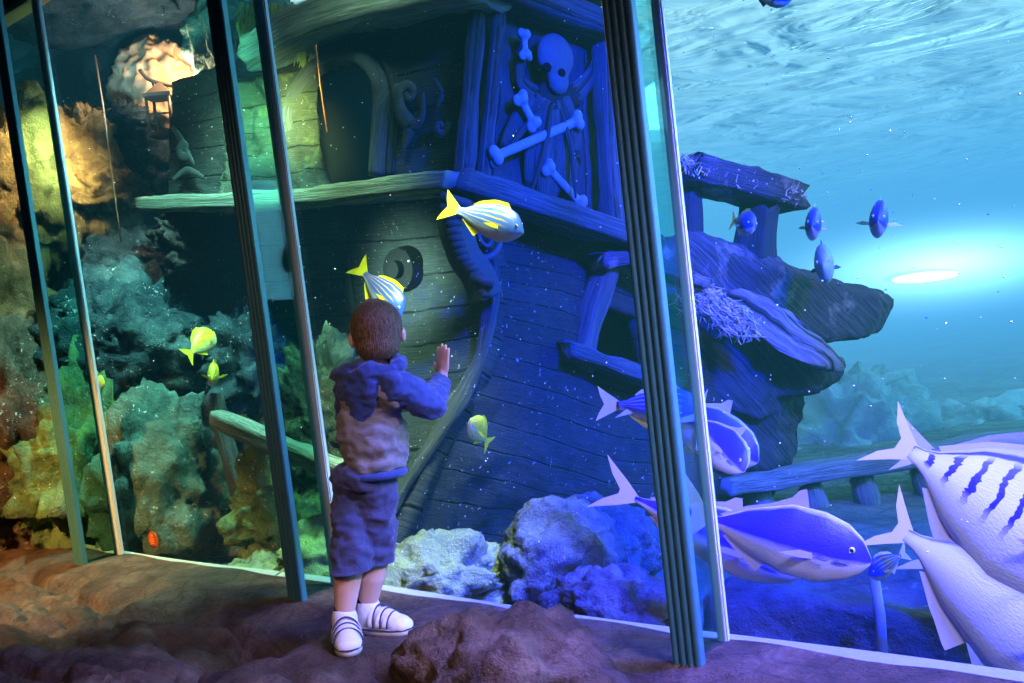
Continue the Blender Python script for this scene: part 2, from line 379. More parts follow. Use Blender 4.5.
# ------------------------------------------------------------------ walkway rock
feet = [GZ(350, 642), GZ(385, 626)]
def ledge_z(p):
    s = (p - O).dot(T); n = (p - O).dot(N)
    z = fb(V((s * .9, n * .9, 3.3)), 4) * .08 + fb(V((s * 3, n * 3, 9)), 6, .6) * .040 - .05 * (1 - abs(noise.noise(V((s * 1.6, n * 3.2, 4.4))))) ** 6 - .035 * (1 - abs(noise.noise(V((s * 4 + 7, n * 7, 2.4))))) ** 8
    vd = noise.voronoi(V((s * 1.7 + .3 * noise.noise(p * 2), n * 2.6, 1.7)))[0]; z -= .07 * max(0, 1 - (vd[1] - vd[0]) / .10)
    z += .05 * max(0, 1 - abs(n + .9) / .5) - .03
    z -= .16 * max(0, -n - 1.0)
    near = min(1, max(0, (-n - .20) / .25)); z = z * near + .004 + .010 * noise.noise(V((s * 4, 0, 0))) * (1 - near)
    for q in feet:
        d = (p.xy - q.xy).length; w = min(1, max(0, (d - .10) / .16)); w = w * w * (3 - 2 * w); z *= w
    return z
bm = bmesh.new(); nu, nv = 380, 170; gr = []
for j in range(nv + 1):
    n = -.004 - 2.6 * (j / nv) ** 1.0; row = []
    for i in range(nu + 1):
        p = S(-6 + 9.5 * i / nu, n); p.z = ledge_z(p); row.append(bm.verts.new(p))
    gr.append(row)
for j in range(nv):
    for i in range(nu): bm.faces.new((gr[j][i], gr[j + 1][i], gr[j + 1][i + 1], gr[j][i + 1]))
tag(from_bm('floor', bm, LEDGE), kind='structure')
def rock(name, label, c, r, mat, seed, amp=.16, freq=1.5, sub=5, rot=0, cat='rock', group=None, flatb=None, tilt=0):
    bm = bmesh.new(); bmesh.ops.create_icosphere(bm, subdivisions=sub, radius=1)
    R = Matrix.Rotation(-YAW + rot, 3, 'Z') @ Matrix.Rotation(tilt, 3, 'Y'); sd = V((seed * 7.31, seed * 3.17, seed * 1.93)); rm = (r[0] * r[1] * r[2]) ** (1 / 3)
    for v in bm.verts:
        q = v.co.copy(); w = V((q.x * r[0], q.y * r[1], q.z * r[2])) / rm * freq + sd
        d = 1 + amp * fb(w, 6, .55) * 1.1 + amp * .7 * (noise.voronoi(w * 1.3)[0][0] - .4) - amp * .5 * (1 - abs(noise.noise(w * 2.6))) ** 5
        k = V((q.x * r[0], q.y * r[1], q.z * r[2])) * d
        v.co = c + R @ k
    o = from_bm(name, bm, mat)
    return tag(o, label, cat, group)
def prock(label, px, py, d, rx, ry, rd, mat, seed, **k):
    s_ = d / F; return rock(k.pop('name', 'rock'), label, P(px, py, d), (rx * s_, rd, ry * s_), mat, seed, **k)
prock('low brown boulder lying on the walkway in front of the glass, right of the shoes', 506, 694, 2.45, 116, 84, .26, LEDGE, 5, name='boulder', cat='boulder', amp=.16, freq=1.6)
# ------------------------------------------------------------------ tank shell
TANKF = rock_mat('tank_floor', (.04, .06, .06), (.16, .22, .20), (.34, .42, .36), .4)
bm = bmesh.new(); gr = []
for j in range(81):
    row = []
    for i in range(121):
        p = S(-7 - 16 * j / 80 + (24 + 34 * j / 80) * i / 120, .03 + 46 * (j / 80) ** 1.8); p.z = -.10 + fb(p * .8, 5) * .10 * min(1, j / 8) - (.25 if j else 0); row.append(bm.verts.new(p))
    gr.append(row)
for j in range(80):
    for i in range(120): bm.faces.new((gr[j][i], gr[j + 1][i], gr[j + 1][i + 1], gr[j][i + 1]))
tag(from_bm('floor', bm, TANKF), kind='structure')
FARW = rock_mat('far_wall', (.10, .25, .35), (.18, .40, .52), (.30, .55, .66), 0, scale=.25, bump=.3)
def wallpatch(name, a, b, z0, z1, mat, amp, nu=90, nv=40):
    bm = bmesh.new(); gr = []
    for j in range(nv + 1):
        row = []
        for i in range(nu + 1):
            p = a.lerp(b, i / nu); p = V((p.x, p.y, z0 + (z1 - z0) * j / nv)); q = (b - a).cross(Z).normalized()
            row.append(bm.verts.new(p + q * fb(p * .9, 6) * amp))
        gr.append(row)
    for j in range(nv):
        for i in range(nu): bm.faces.new((gr[j][i], gr[j + 1][i], gr[j + 1][i + 1], gr[j][i + 1]))
    return tag(from_bm(name, bm, mat), kind='structure')
wallpatch('wall_back', S(-22, 46), S(34, 46), -1, 3.6, FARW, .35)
wallpatch('wall_rear', S(-9, 7), S(-22, 46), -1, 3.6, FARW, .4)
wallpatch('wall_left', S(-6.2, 0), S(-9, 7), -1, 3.6, R_DARK, .5)
wallpatch('wall_right', S(16, 0), S(34, 46), -1, 3.6, FARW, .2)
exec_water = True
# ------------------------------------------------------------------ the shipwreck
ship = empty('shipwreck', P(470, 560, 4.6), 'sunken wooden galleon stern with arched window, carved panels and plank hull', 'shipwreck')
c3 = lambda a: P(*a)
stern = [[c3(x) for x in r] for r in ([(172, 82, 5.5), (290, 42, 5.0), (480, -22, 4.4)], [(170, 140, 5.5), (285, 120, 5.0), (472, 78, 4.4)], [(168, 208, 5.5), (285, 200, 5.0), (460, 180, 4.4)])]
def arch(u, v):
    # opening: u .50-.74, rounded head
    cu, hw_ = .655, .135
    if abs(u - cu) > hw_ or v > .93: return False
    vt = .30
    if v > vt + .26: return True
    x = (u - cu) / hw_; y = (vt + .26 - v) / .36
    return x * x + y * y < 1
# measure: opening right edge at px 385 -> u about .73, left edge px 315 -> u .50
patch('stern_wall', stern, 110, 60, WD_STERN, ship, (3, 5), hole=arch, thick=.10, rough=.02)
# arched window surround
pts = []
cu, hw_, vt = .655, .135, .30
for k in range(0, 13): pts.append((cu + hw_, .93 - (.93 - vt - .26) * k / 12))
for k in range(1, 24): a = math.pi * k / 24; pts.append((cu + hw_ * math.cos(a), vt + .26 - .36 * math.sin(a)))
for k in range(0, 13): pts.append((cu - hw_, vt + .26 + (.93 - vt - .26) * k / 12))
pp = [on_patch(stern, u, v, .02)[0] for u, v in pts]
ar = tube('window_surround', pp, .045, WD_TRIM, ship, seg=12)
pp = [on_patch(stern, cu + (u - cu) * 1.22, vt + .26 + (v - vt - .26) * (1.16 if v < .56 else 1), .0)[0] for u, v in pts]
tube('surround_moulding', pp, .028, WD_STERN, ar, seg=10)
# cabin behind the window
q = [on_patch(stern, u, v, -.12)[0] for u, v in ((.42, .1), (.88, .02), (.88, 1), (.42, 1))]
nb = -on_patch(stern, .6, .5)[3]
bm = bmesh.new(); a = [bm.verts.new(x) for x in q]; b = [bm.verts.new(x + nb * .7) for x in q]
for k in range(4): bm.faces.new((a[k], a[(k + 1) % 4], b[(k + 1) % 4], b[k]))
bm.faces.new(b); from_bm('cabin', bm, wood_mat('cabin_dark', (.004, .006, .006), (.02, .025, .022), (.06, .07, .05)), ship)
# timbers of the stern
beam('eave', [P(262, 58, 5.05), P(330, 22, 4.8), P(400, 2, 4.55), P(490, -14, 4.25)], .30, .17, WD_PALE, ship, rough=.03, seed=1)
beam('stern_ledge', [P(155, 205, 5.5), P(300, 199, 4.85), P(462, 181, 4.28)], .26, .085, WD_PALE, ship, rough=.015, seed=2)
beam('corner_post', [P(480, -20, 4.36), P(472, 80, 4.36), P(463, 182, 4.36)], .05, .08, WD_SIDE, ship, rough=.015, seed=5, up=N)
# quarter gallery side panel
side = [[c3(x) for x in r] for r in ([(476, -26, 4.38), (545, -5, 4.65), (612, 22, 4.95)], [(468, 80, 4.38), (540, 104, 4.65), (610, 125, 4.95)], [(458, 182, 4.38), (540, 206, 4.65), (618, 234, 4.95)])]
def vplank(u, v): return 0
def swap(c): return [list(r) for r in zip(*c)]
patch('quarter_panel', swap(side), 60, 60, WD_SIDE, ship, (3, 5), thick=.35, rough=.02)
beam('side_cornice', [P(478, -16, 4.26), P(545, 8, 4.55), P(616, 34, 4.85)], .2, .12, WD_SIDE, ship, rough=.02, seed=3)
beam('side_ledge', [P(452, 182, 4.28), P(540, 210, 4.55), P(650, 246, 4.95)], .22, .10, WD_TRIM, ship, rough=.02, seed=4)
beam('panel_stile', [P(500, 0, 4.40), P(491, 100, 4.40), P(482, 192, 4.40)], .035, .06, WD_SIDE, ship, rough=.008, seed=6, up=N)
beam('panel_stile', [P(603, 30, 4.82), P(606, 130, 4.82), P(612, 225, 4.82)], .09, .10, WD_SIDE, ship, rough=.015, seed=7, up=N)
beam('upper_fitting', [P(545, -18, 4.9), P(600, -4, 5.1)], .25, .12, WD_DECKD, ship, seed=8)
# carved figure on the panel
def relief(name, paths, mat, off=.0, parent=ship, ctrl=None, flat=1):
    bm = bmesh.new()
    for pts, rads in paths:
        ps = cr_spline([P(x, y, d) for x, y, d in pts], max(8, 5 * len(pts))) if len(pts) > 2 else [P(*pts[0]).lerp(P(*pts[1]), k / 8) for k in range(9)]
        n = len(ps) - 1; rr = [rads[min(int(k / n * (len(rads) - 1)), len(rads) - 2)] * (1 - (k / n * (len(rads) - 1)) % 1) + rads[min(int(k / n * (len(rads) - 1)) + 1, len(rads) - 1)] * ((k / n * (len(rads) - 1)) % 1) if k < n else rads[-1] for k in range(n + 1)]
        add_tube(bm, ps, rr, seg=10)
        for q_, r_ in ((ps[0], rr[0]), (ps[-1], rr[-1])): ell(bm, q_, r_, sub=2)
    bmesh.ops.recalc_face_normals(bm, faces=bm.faces[:])
    return from_bm(name, bm, mat, parent)
def flatten(o, ctrl, k, lift=0):
    p0, n_ = ctrl[1][1], (ctrl[0][2] - ctrl[0][0]).cross(ctrl[2][0] - ctrl[0][0]).normalized()
    if n_.dot(CAM - p0) < 0: n_ = -n_
    c = [ (v.co - p0).dot(n_) for v in o.data.vertices]; mn = min(c)
    for v, h_ in zip(o.data.vertices, c): v.co -= n_ * (h_ - (h_ - mn) * k - lift)
    return o
def bone(a, b, r=.020):
    A, B = P(*a), P(*b); bm = bmesh.new(); x, y, d = frame(B - A, N)
    cap(bm, A, r, B, r)
    for q in (A, B):
        for s_ in (-1, 1): ell(bm, q + y * s_ * r * 1.1 + x * s_ * 0 + (q - (A + B) / 2).normalized() * r * .3, (r * 1.35,) * 3, sub=2); ell(bm, q + x * s_ * r * 1.2, (r * 1.3,) * 3, sub=2)
    return flatten(remeshed('carved_bone', bm, .008, BONE, ship, 3), side, .55, .045)
bone((491, 157, 4.42), (573, 122, 4.72), .024); bone((516, 100, 4.5), (529, 124, 4.55), .022)
bone((550, 168, 4.6), (583, 203, 4.74), .022); bone((519, 36, 4.5), (521, 56, 4.5), .018)
bm = bmesh.new(); sc0 = P(551, 62, 4.62); fx = (P(560, 66, 4.66) - P(540, 58, 4.58)).normalized(); fz = Z; fy = fx.cross(fz)
RM = Matrix((fx, fy, fx.cross(fy) * -1)).transposed()
ell(bm, sc0 + Z * .02, (.115, .07, .11), RM); ell(bm, sc0 - Z * .09 + fx * .01, (.065, .055, .065), RM)
sk = flatten(remeshed('carved_skull', bm, .012, CARVE_B, ship, 4), side, .5, .04)
for dx_ in (-.045, .045):
    bm = bmesh.new(); ell(bm, sc0 + fx * (dx_ + .01) - Z * .035 + (CAM - sc0).normalized() * .062, (.026, .026, .022), sub=3); flatten(from_bm('eye_socket', bm, BLACK, sk), side, .5, .085)
rb = relief('carved_robe', [([(553, 100, 4.62), (540, 140, 4.62), (528, 185, 4.62)], [.10, .11, .05]), ([(560, 100, 4.64), (572, 140, 4.68), (576, 190, 4.68)], [.09, .10, .04]), ([(556, 110, 4.62), (556, 160, 4.62), (550, 200, 4.62)], [.09, .12, .05]),
    ([(540, 98, 4.6), (515, 122, 4.54), (498, 145, 4.5)], [.06, .05, .02]), ([(575, 95, 4.72), (592, 74, 4.8), (598, 50, 4.8)], [.06, .04, .015]), ([(520, 58, 4.5), (520, 82, 4.52), (538, 96, 4.58)], [.02, .03, .05])], WD_SIDE)
flatten(rb, side, .22, .018)
for a_ in ([(548, 105, 4.6), (540, 150, 4.6), (526, 192, 4.6)], [(560, 108, 4.6), (562, 150, 4.6), (552, 200, 4.6)], [(568, 104, 4.6), (582, 145, 4.6), (588, 196, 4.6)], [(538, 104, 4.6), (514, 132, 4.55), (496, 156, 4.5)]):
    flatten(relief('robe_fold', [(a_, [.010, .016, .006])], WD_SIDE, parent=rb), side, .8, .05)
# lower stern (counter)
low = [[c3(x) for x in r] for r in ([(160, 214, 5.7), (300, 208, 5.2), (400, 202, 4.75), (468, 196, 4.42)], [(165, 300, 5.7), (300, 290, 5.25), (410, 285, 4.8), (492, 276, 4.42)],
    [(170, 390, 5.5), (300, 375, 5.1), (400, 365, 4.65), (484, 352, 4.36)], [(190, 470, 5.2), (290, 455, 4.8), (370, 445, 4.5), (440, 436, 4.28)], [(200, 560, 4.9), (270, 555, 4.6), (330, 560, 4.4), (380, 566, 4.2)])]
patch('stern_counter', low, 100, 90, WD_LOW, ship, (3, 9), thick=.1, rough=.018)
# hull side
hull = [[c3(x) for x in r] for r in ([(468, 196, 4.44), (530, 212, 4.75), (600, 232, 5.0), (660, 250, 5.3)], [(492, 278, 4.44), (560, 292, 4.7), (630, 315, 5.0), (720, 345, 5.5)],
    [(484, 352, 4.38), (560, 372, 4.65), (640, 395, 5.0), (785, 410, 5.7)], [(440, 436, 4.30), (530, 460, 4.65), (640, 485, 5.1), (785, 472, 5.8)], [(380, 566, 4.22), (470, 560, 4.8), (600, 560, 5.4), (740, 555, 6.1)])]
def port(u, v): return .50 < u < .70 and .235 < v < .43 + (u - .5) * .1
patch('hull_side', hull, 110, 100, WD_HULL, ship, (4, 16), hole=port, thick=.12, rough=.02)
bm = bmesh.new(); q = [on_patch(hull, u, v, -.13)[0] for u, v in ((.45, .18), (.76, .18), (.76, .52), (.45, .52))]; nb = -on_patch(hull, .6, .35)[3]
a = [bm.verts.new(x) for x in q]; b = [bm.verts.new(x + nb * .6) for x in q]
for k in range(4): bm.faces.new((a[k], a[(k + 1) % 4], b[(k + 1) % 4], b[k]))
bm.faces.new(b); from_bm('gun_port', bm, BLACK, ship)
beam('port_frame', [P(580, 368, 4.75), P(592, 315, 4.8), P(612, 258, 4.88)], .10, .12, WD_TRIM, ship, up=N, seed=11, rough=.02)
beam('port_sill', [P(560, 350, 4.62), P(610, 366, 4.8), P(670, 386, 5.05)], .18, .07, WD_TRIM, ship, seed=12, rough=.02)
beam('port_lintel', [P(596, 262, 4.8), P(640, 262, 4.9), P(700, 286, 5.1)], .16, .07, WD_DECK, ship, seed=13, rough=.03)
# wale along the turn of the stern
wl = [P(470, 200, 4.42), P(491, 250, 4.42), P(491, 300, 4.41), P(479, 360, 4.35), P(450, 415, 4.28), (P(413, 470, 4.24)), P(383, 520, 4.2), P(368, 570, 4.16)]
beam('stern_wale', wl, .06, .05, wood_mat('wale', (.02, .025, .023), (.08, .095, .09), (.18, .20, .18), speck=1), ship, up=N, rough=.02, seed=14)
# carved bracket under the ledge
br = empty_ = None
bk = beam('corner_bracket', cr_spline([P(455, 200, 4.28), P(456, 228, 4.27), P(464, 255, 4.27), P(478, 275, 4.28), P(486, 298, 4.30)], 20), .13, .10, CARVE, ship, up=T, rough=.006, seed=15, res=.02)
bpth = cr_spline([P(452, 212, 4.21), P(455, 235, 4.20), P(464, 258, 4.20), P(478, 276, 4.21), P(486, 294, 4.23)], 14)
for k, q_ in enumerate(bpth):
    bm = bmesh.new(); r_ = .027 - .006 * k / 14; ell(bm, q_, (r_ * 1.4, r_, r_ * .9), sub=3); from_bm('bracket_bead', bm, CARVE, bk)
for (a_, b_) in (((440, 196), (470, 206)), ((440, 208), (468, 216)), ((470, 276), (494, 284))):
    tube('bracket_collar', [P(a_[0], a_[1], 4.2), P(b_[0], b_[1], 4.2)], .024, CARVE, bk)
relief('side_scroll', [([(468, 215, 4.36), (470, 245, 4.3), (484, 258, 4.3), (497, 250, 4.34), (502, 232, 4.4)], [.012, .016, .016, .014, .010]), ([(478, 225, 4.36), (480, 240, 4.32), (488, 246, 4.34), (494, 236, 4.4)], [.008, .010, .010, .006])], CARVE_B)
# scrolls and medallion carved on the stern
def spiral(cx, cy, d, r, turns, r0, a0=0, sgn=1, dd=0.0):
    return ([(cx + r * (1 - k / 26) * math.cos(a0 + sgn * turns * 2 * math.pi * k / 24), cy + r * (1 - k / 26) * math.sin(a0 + sgn * turns * 2 * math.pi * k / 24), d - dd * math.cos(a0 + sgn * turns * 2 * math.pi * k / 24)) for k in range(25)], [r0, r0 * .7, r0 * .5])
flatten(relief('carved_scroll', [spiral(411, 96, 4.56, 13, 1.1, .030, 2.6), ([(399, 90, 4.58), (402, 112, 4.56), (412, 128, 4.54), (404, 152, 4.55)], [.028, .036, .042, .006]), ([(425, 95, 4.5), (424, 118, 4.5), (416, 126, 4.52)], [.012, .02, .03])], CARVE), stern, .45, .015)
flatten(relief('carved_knot', [spiral(445, 128, 4.46, 9, 1.0, .022, 0), ([(437, 80, 4.46), (445, 95, 4.45), (440, 108, 4.45)], [.008, .016, .008])], CARVE), stern, .45, .015)
flatten(relief('carved_knot', [spiral(292, 112, 4.95, 8, 1.0, .02, 0), ([(292, 100, 4.95), (286, 125, 4.96), (296, 150, 4.96)], [.012, .022, .010])], WD_MOSS), stern, .45, .015)
flatten(relief('carved_knot', [spiral(190, 150, 5.38, 9, 1.1, .03, 1), ([(176, 128, 5.4), (186, 140, 5.4), (200, 165, 5.35)], [.012, .024, .010]), ([(178, 180, 5.4), (195, 172, 5.4), (208, 178, 5.3)], [.012, .022, .012])], CARVE), stern, .45, .015)
bm = bmesh.new(); mc = P(398, 268, 4.72)
ax_ = on_patch(low, .66, .20); mc = ax_[0]
bmesh.ops.create_cone(bm, cap_ends=True, segments=40, radius1=.115, radius2=.10, depth=.07, matrix=Matrix.Translation(mc + ax_[3] * .03) @ ax_[3].to_track_quat('Z', 'Y').to_matrix().to_4x4())
bmesh.ops.create_cone(bm, cap_ends=True, segments=40, radius1=.05, radius2=.04, depth=.10, matrix=Matrix.Translation(mc + ax_[3] * .05) @ ax_[3].to_track_quat('Z', 'Y').to_matrix().to_4x4())
from_bm('carved_medallion', bm, WD_LOW, ship, False)
flatten(relief('carved_scroll', [spiral(428, 322, 4.52, 10, 1.2, .026, 0), ([(418, 322, 4.54), (416, 340, 4.52), (428, 356, 4.48), (438, 345, 4.46)], [.02, .032, .04, .012])], CARVE), low, .40, 0)
flatten(relief('carved_scroll', [spiral(428, 248, 4.62, 10, .9, .024, 2), ([(420, 242, 4.64), (432, 240, 4.6), (441, 250, 4.56)], [.012, .022, .012])], CARVE), low, .40, 0)
flatten(relief('carved_scroll', [spiral(345, 255, 4.98, 12, 1.0, .024, 1), ([(338, 270, 5.0), (342, 300, 4.98), (352, 330, 4.95)], [.022, .034, .010])], CARVE), low, .40, 0)
# moss hung over the left of the window
bm = bmesh.new()
for k in range(420):
    x = random.uniform(240, 318); y = random.uniform(2, 60); L_ = random.uniform(8, 26); d = 4.84 + (318 - x) / 320
    if y > 20 + (x - 240) * .5: y *= .6
    a_ = P(x, y, d); b_ = P(x + random.uniform(-3, 3), y + L_, d + .01)
    add_tube(bm, [a_, a_.lerp(b_, .5) + N * random.uniform(-.02, .02), b_], [.010, .008, .002], seg=5, cap=False)
tag(from_bm('hanging_moss', bm, plain('weed', (.32, .38, .10), .9), ship), kind='stuff')
mos = [[c3(x) for x in r] for r in ([(218, 92, 5.2), (262, 78, 5.0), (314, 62, 4.86)], [(222, 150, 5.2), (262, 142, 5.0), (313, 130, 4.86)], [(224, 204, 5.1), (262, 202, 4.95), (330, 196, 4.80)])]
patch('mossy_boards', mos, 50, 50, WD_MOSS, ship, (3, 5), thick=.04, rough=.07)
# broken decks to the right
ext = N * .32
beam('deck_rail', [P(684, 170, 5.4), P(740, 186, 5.6), P(786, 199, 5.85)], .30, .155, WD_DECK, ship, seed=21, rough=.03)
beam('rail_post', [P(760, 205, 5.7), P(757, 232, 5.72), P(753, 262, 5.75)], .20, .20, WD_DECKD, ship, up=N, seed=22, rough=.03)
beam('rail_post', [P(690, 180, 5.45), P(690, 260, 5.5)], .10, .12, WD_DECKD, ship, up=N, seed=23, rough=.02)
prism('upper_deck', [P(650, 232, 5.2), P(700, 240, 5.4), P(760, 262, 5.6), P(822, 280, 5.9), P(878, 297, 6.15), P(877, 312, 6.15), P(862, 337, 6.1), P(806, 343, 5.95), P(760, 330, 5.7), P(650, 300, 5.2)], ext, WD_DECK, ship, rough=.035, seed=2, bevel=.03)
prism('fallen_hatch', [P(716, 292, 5.1), P(738, 288, 5.12), P(775, 305, 5.2), P(830, 360, 5.35), P(824, 368, 5.33), P(800, 362, 5.25), P(770, 348, 5.2)], N * .22 - Z * .05, wood_mat('hatch_planks', (.05, .04, .07), (.38, .33, .42), (.70, .62, .72), rows=9, seam=.12), ship, rough=.02, seed=3, bevel=.015)
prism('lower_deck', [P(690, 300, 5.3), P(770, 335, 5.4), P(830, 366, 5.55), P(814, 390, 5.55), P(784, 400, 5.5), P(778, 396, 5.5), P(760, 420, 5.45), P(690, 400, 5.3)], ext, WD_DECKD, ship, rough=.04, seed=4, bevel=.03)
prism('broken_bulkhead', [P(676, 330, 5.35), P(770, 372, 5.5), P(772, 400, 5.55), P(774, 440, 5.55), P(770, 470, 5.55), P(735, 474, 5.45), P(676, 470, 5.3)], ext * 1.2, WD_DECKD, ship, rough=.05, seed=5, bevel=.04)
bm = bmesh.new()
for k in range(700):
    f_ = random.random(); x = 684 + 118 * f_; y = 160 + 34 * f_ + random.uniform(-3, 14); d = 5.25 + .5 * f_ + random.uniform(-.08, .25)
    a_ = P(x, y, d); add_tube(bm, [a_, a_ + Z * random.uniform(-.01, .04) + T * random.uniform(-.03, .03), a_ + Z * random.uniform(-.02, .06) + T * random.uniform(-.05, .05)], [.006, .005, .001], seg=4, cap=False)
for k in range(600):
    f_ = random.random(); x = 684 + 60 * f_ + random.uniform(-12, 12); y = 285 + 40 * f_ + random.uniform(-12, 14); d = 5.08
    a_ = P(x, y, d); add_tube(bm, [a_, a_ + Z * random.uniform(-.03, .02) + T * random.uniform(-.04, .04), a_ + Z * random.uniform(-.07, .02) + T * random.uniform(-.08, .08)], [.006, .005, .001], seg=4, cap=False)
tag(from_bm('deck_weed', bm, plain('pale_weed', (.60, .50, .55), .9), ship), kind='stuff')
# keel braces
tag(beam('timber_beam', [W(216, 418, .34), W(345, 474, .24)], .07, .075, wood_mat('beam_a', (.06, .09, .08), (.22, .32, .27), (.42, .54, .46), speck=.5), None, rough=.012, seed=31), 'long pale timber beam slanting down behind the glass left of the child', 'beam')
tag(beam('timber_beam', [W(213, 395, .44), W(256, 548, .36)], .06, .07, wood_mat('beam_b', (.015, .03, .035), (.05, .08, .09), (.11, .16, .17), speck=.4), None, rough=.01, seed=32, up=N), 'thin dark upright timber leaning beneath the pale beam', 'beam')
# ------------------------------------------------------------------ rocks in the tank
RK = [
 ('vast dark rock wall closing the back of the left cave', 90, 120, 7.6, 240, 150, .5, R_DARK, 51, dict(amp=.15)),
 # label, px, py, depth, rx, ry, rd, mat, seed
 ('ochre lit rock face high in the left corner behind the leftmost fin', 42, 190, 5.6, 42, 95, .5, R_WARM, 11, dict(amp=.28)),
 ('tall speckled brown rock behind the far left pane', 5, 440, 5.0, 62, 130, .35, rock_mat('brown_speckled', (.03, .025, .02), (.16, .12, .08), (.34, .27, .18), 1.0, scale=1.6), 12, dict(amp=.25)),
 ('warm brown rock wall at the far left edge', -22, 300, 5.3, 45, 110, .4, rock_mat('rust_rock', (.10, .05, .02), (.36, .20, .09), (.55, .36, .18), .1), 13, dict(amp=.25)),
 ('green mossy rock stack behind the leftmost fin', 88, 470, 5.0, 50, 105, .35, R_MOSS, 14, dict(amp=.3, freq=2.2)),
 ('dark rock overhang along the top left of the tank', 110, -8, 6.1, 140, 38, .6, R_DARK, 15, dict(amp=.2)),
 ('small knobbly ochre rock left of the dangling rope', 78, 132, 5.7, 16, 26, .2, R_WARM, 16, dict(amp=.4, freq=2.5)),
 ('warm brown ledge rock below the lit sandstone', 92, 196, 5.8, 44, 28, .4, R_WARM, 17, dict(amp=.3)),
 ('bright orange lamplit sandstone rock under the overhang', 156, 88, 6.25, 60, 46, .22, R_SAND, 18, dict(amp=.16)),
 ('dark rock silhouetted in front of the lamplit sandstone', 122, 120, 6.0, 27, 15, .15, R_DARK, 19, dict(amp=.45, freq=2.4)),
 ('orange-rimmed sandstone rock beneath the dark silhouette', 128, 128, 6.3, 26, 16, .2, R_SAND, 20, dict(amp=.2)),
 ('dark rock filling the cave below the lantern', 150, 185, 6.3, 75, 52, .4, R_DARK, 21, dict(amp=.25)),
 ('large speckled blue-grey rock slope left of the yellow fish', 138, 350, 5.4, 82, 70, .5, R_TEAL, 22, dict(amp=.3, freq=1.8, tilt=.5)),
 ('rounded grey rock hump high behind the yellow fish', 150, 272, 5.8, 34, 44, .4, rock_mat('hump_rock', (.03, .035, .04), (.12, .12, .13), (.26, .26, .27), .4), 23, dict(amp=.25)),
 ('small brown rock tucked under the lower stern planks', 205, 240, 5.5, 34, 40, .3, rock_mat('rusty_dark', (.03, .02, .018), (.10, .07, .06), (.18, .13, .11), .2), 24, dict(amp=.3)),
 ('smooth pale blue boulder low behind the orange sticker', 165, 490, 4.9, 68, 100, .35, rock_mat('smooth_blue', (.03, .07, .06), (.10, .19, .16), (.23, .34, .27), .6, scale=1.1), 25, dict(amp=.18)),
 ('reddish brown rock between the yellow fish and the pale beam', 196, 438, 5.0, 36, 30, .25, rock_mat('red_rock', (.05, .03, .03), (.20, .13, .11), (.34, .25, .22), .3), 26, dict(amp=.35)),
 ('teal rounded rock high behind the middle fin', 258, 60, 5.9, 44, 90, .4, rock_mat('teal_smooth', (.02, .06, .06), (.09, .22, .20), (.22, .40, .33), .1, scale=.9), 27, dict(amp=.2)),
 ('craggy teal rock low behind the middle fin', 262, 370, 5.3, 48, 62, .4, R_TEAL, 28, dict(amp=.4, freq=2.2)),
 ('green boulder at the foot of the middle fin', 290, 515, 4.5, 46, 66, .3, R_MOSS, 29, dict(amp=.28)),
 ('flat yellow-green rock at the glass base left of the middle fin', 262, 590, 4.15, 52, 34, .25, R_PALE, 30, dict(amp=.2)),
 ('yellow-green crusted rock left of the hooded jacket', 325, 420, 4.5, 28, 76, .25, rock_mat('crusted', (.03, .045, .03), (.12, .16, .09), (.36, .40, .24), .8, scale=2.5), 31, dict(amp=.35, freq=2.2)),
 ('green-lit rock behind the shorts of the child', 330, 560, 4.0, 34, 44, .25, R_PALE, 32, dict(amp=.25)),
 ('pale lit rock mound right of the legs of the child', 425, 590, 3.75, 92, 54, .30, R_PALE, 33, dict(amp=.28, freq=1.6)),
 ('grey-blue boulder standing under the hull planks', 562, 560, 3.75, 58, 62, .28, R_BLUE, 34, dict(amp=.16)),
 ('rounded blue boulder behind the grey-blue boulder', 600, 552, 4.1, 56, 56, .28, R_BLUE, 35, dict(amp=.14)),
 ('low vivid blue rock against the glass left of the large fin', 610, 622, 3.15, 78, 50, .2, R_BLUE, 36, dict(amp=.22)),
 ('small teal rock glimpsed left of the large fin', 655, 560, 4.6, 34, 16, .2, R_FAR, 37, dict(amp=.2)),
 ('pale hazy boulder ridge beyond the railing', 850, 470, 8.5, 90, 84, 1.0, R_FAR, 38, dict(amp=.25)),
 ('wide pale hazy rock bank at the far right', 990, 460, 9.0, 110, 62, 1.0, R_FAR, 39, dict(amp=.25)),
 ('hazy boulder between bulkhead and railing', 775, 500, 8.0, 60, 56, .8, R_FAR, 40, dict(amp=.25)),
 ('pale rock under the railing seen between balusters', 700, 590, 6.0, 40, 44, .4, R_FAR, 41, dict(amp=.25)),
]
for lab, px, py, d, rx, ry, rd, mat, sd, kw in RK: prock(lab, px, py, d, rx, ry, rd, mat, sd, **kw)
# lantern on a bracket, ropes
LB = plain('lantern_bronze', (.10, .07, .05), .6, .4)
e = empty('lantern', P(165, 118, 5.75), 'old square lantern hanging in front of the lamplit sandstone', 'lantern')
Lc = lambda x, y, d=5.75: P(x, y, d)
k_ = 5.75 / F
ctr = P(163, 116, 5.75); hx = .065
prof = [(-1, -1), (1, -1), (1, 1), (-1, 1)]
bm = bmesh.new(); slab(bm, ctr + V((-hx * 1.2, -hx * 1.2, .10)), V((hx * 2.4, 0, 0)), V((0, hx * 2.4, 0)), V((0, 0, .02))); bmesh.ops.create_cone(bm, segments=4, cap_ends=True, radius1=hx * 1.5, radius2=.015, depth=.07, matrix=Matrix.Translation(ctr + V((0, 0, .155))) @ Matrix.Rotation(math.pi / 4, 4, 'Z')); from_bm('lid', bm, LB, e, False)
slab_obj('base', ctr + V((-hx * 1.1, -hx * 1.1, -.12)), V((hx * 2.2, 0, 0)), V((0, hx * 2.2, 0)), V((0, 0, .02)), LB, e)
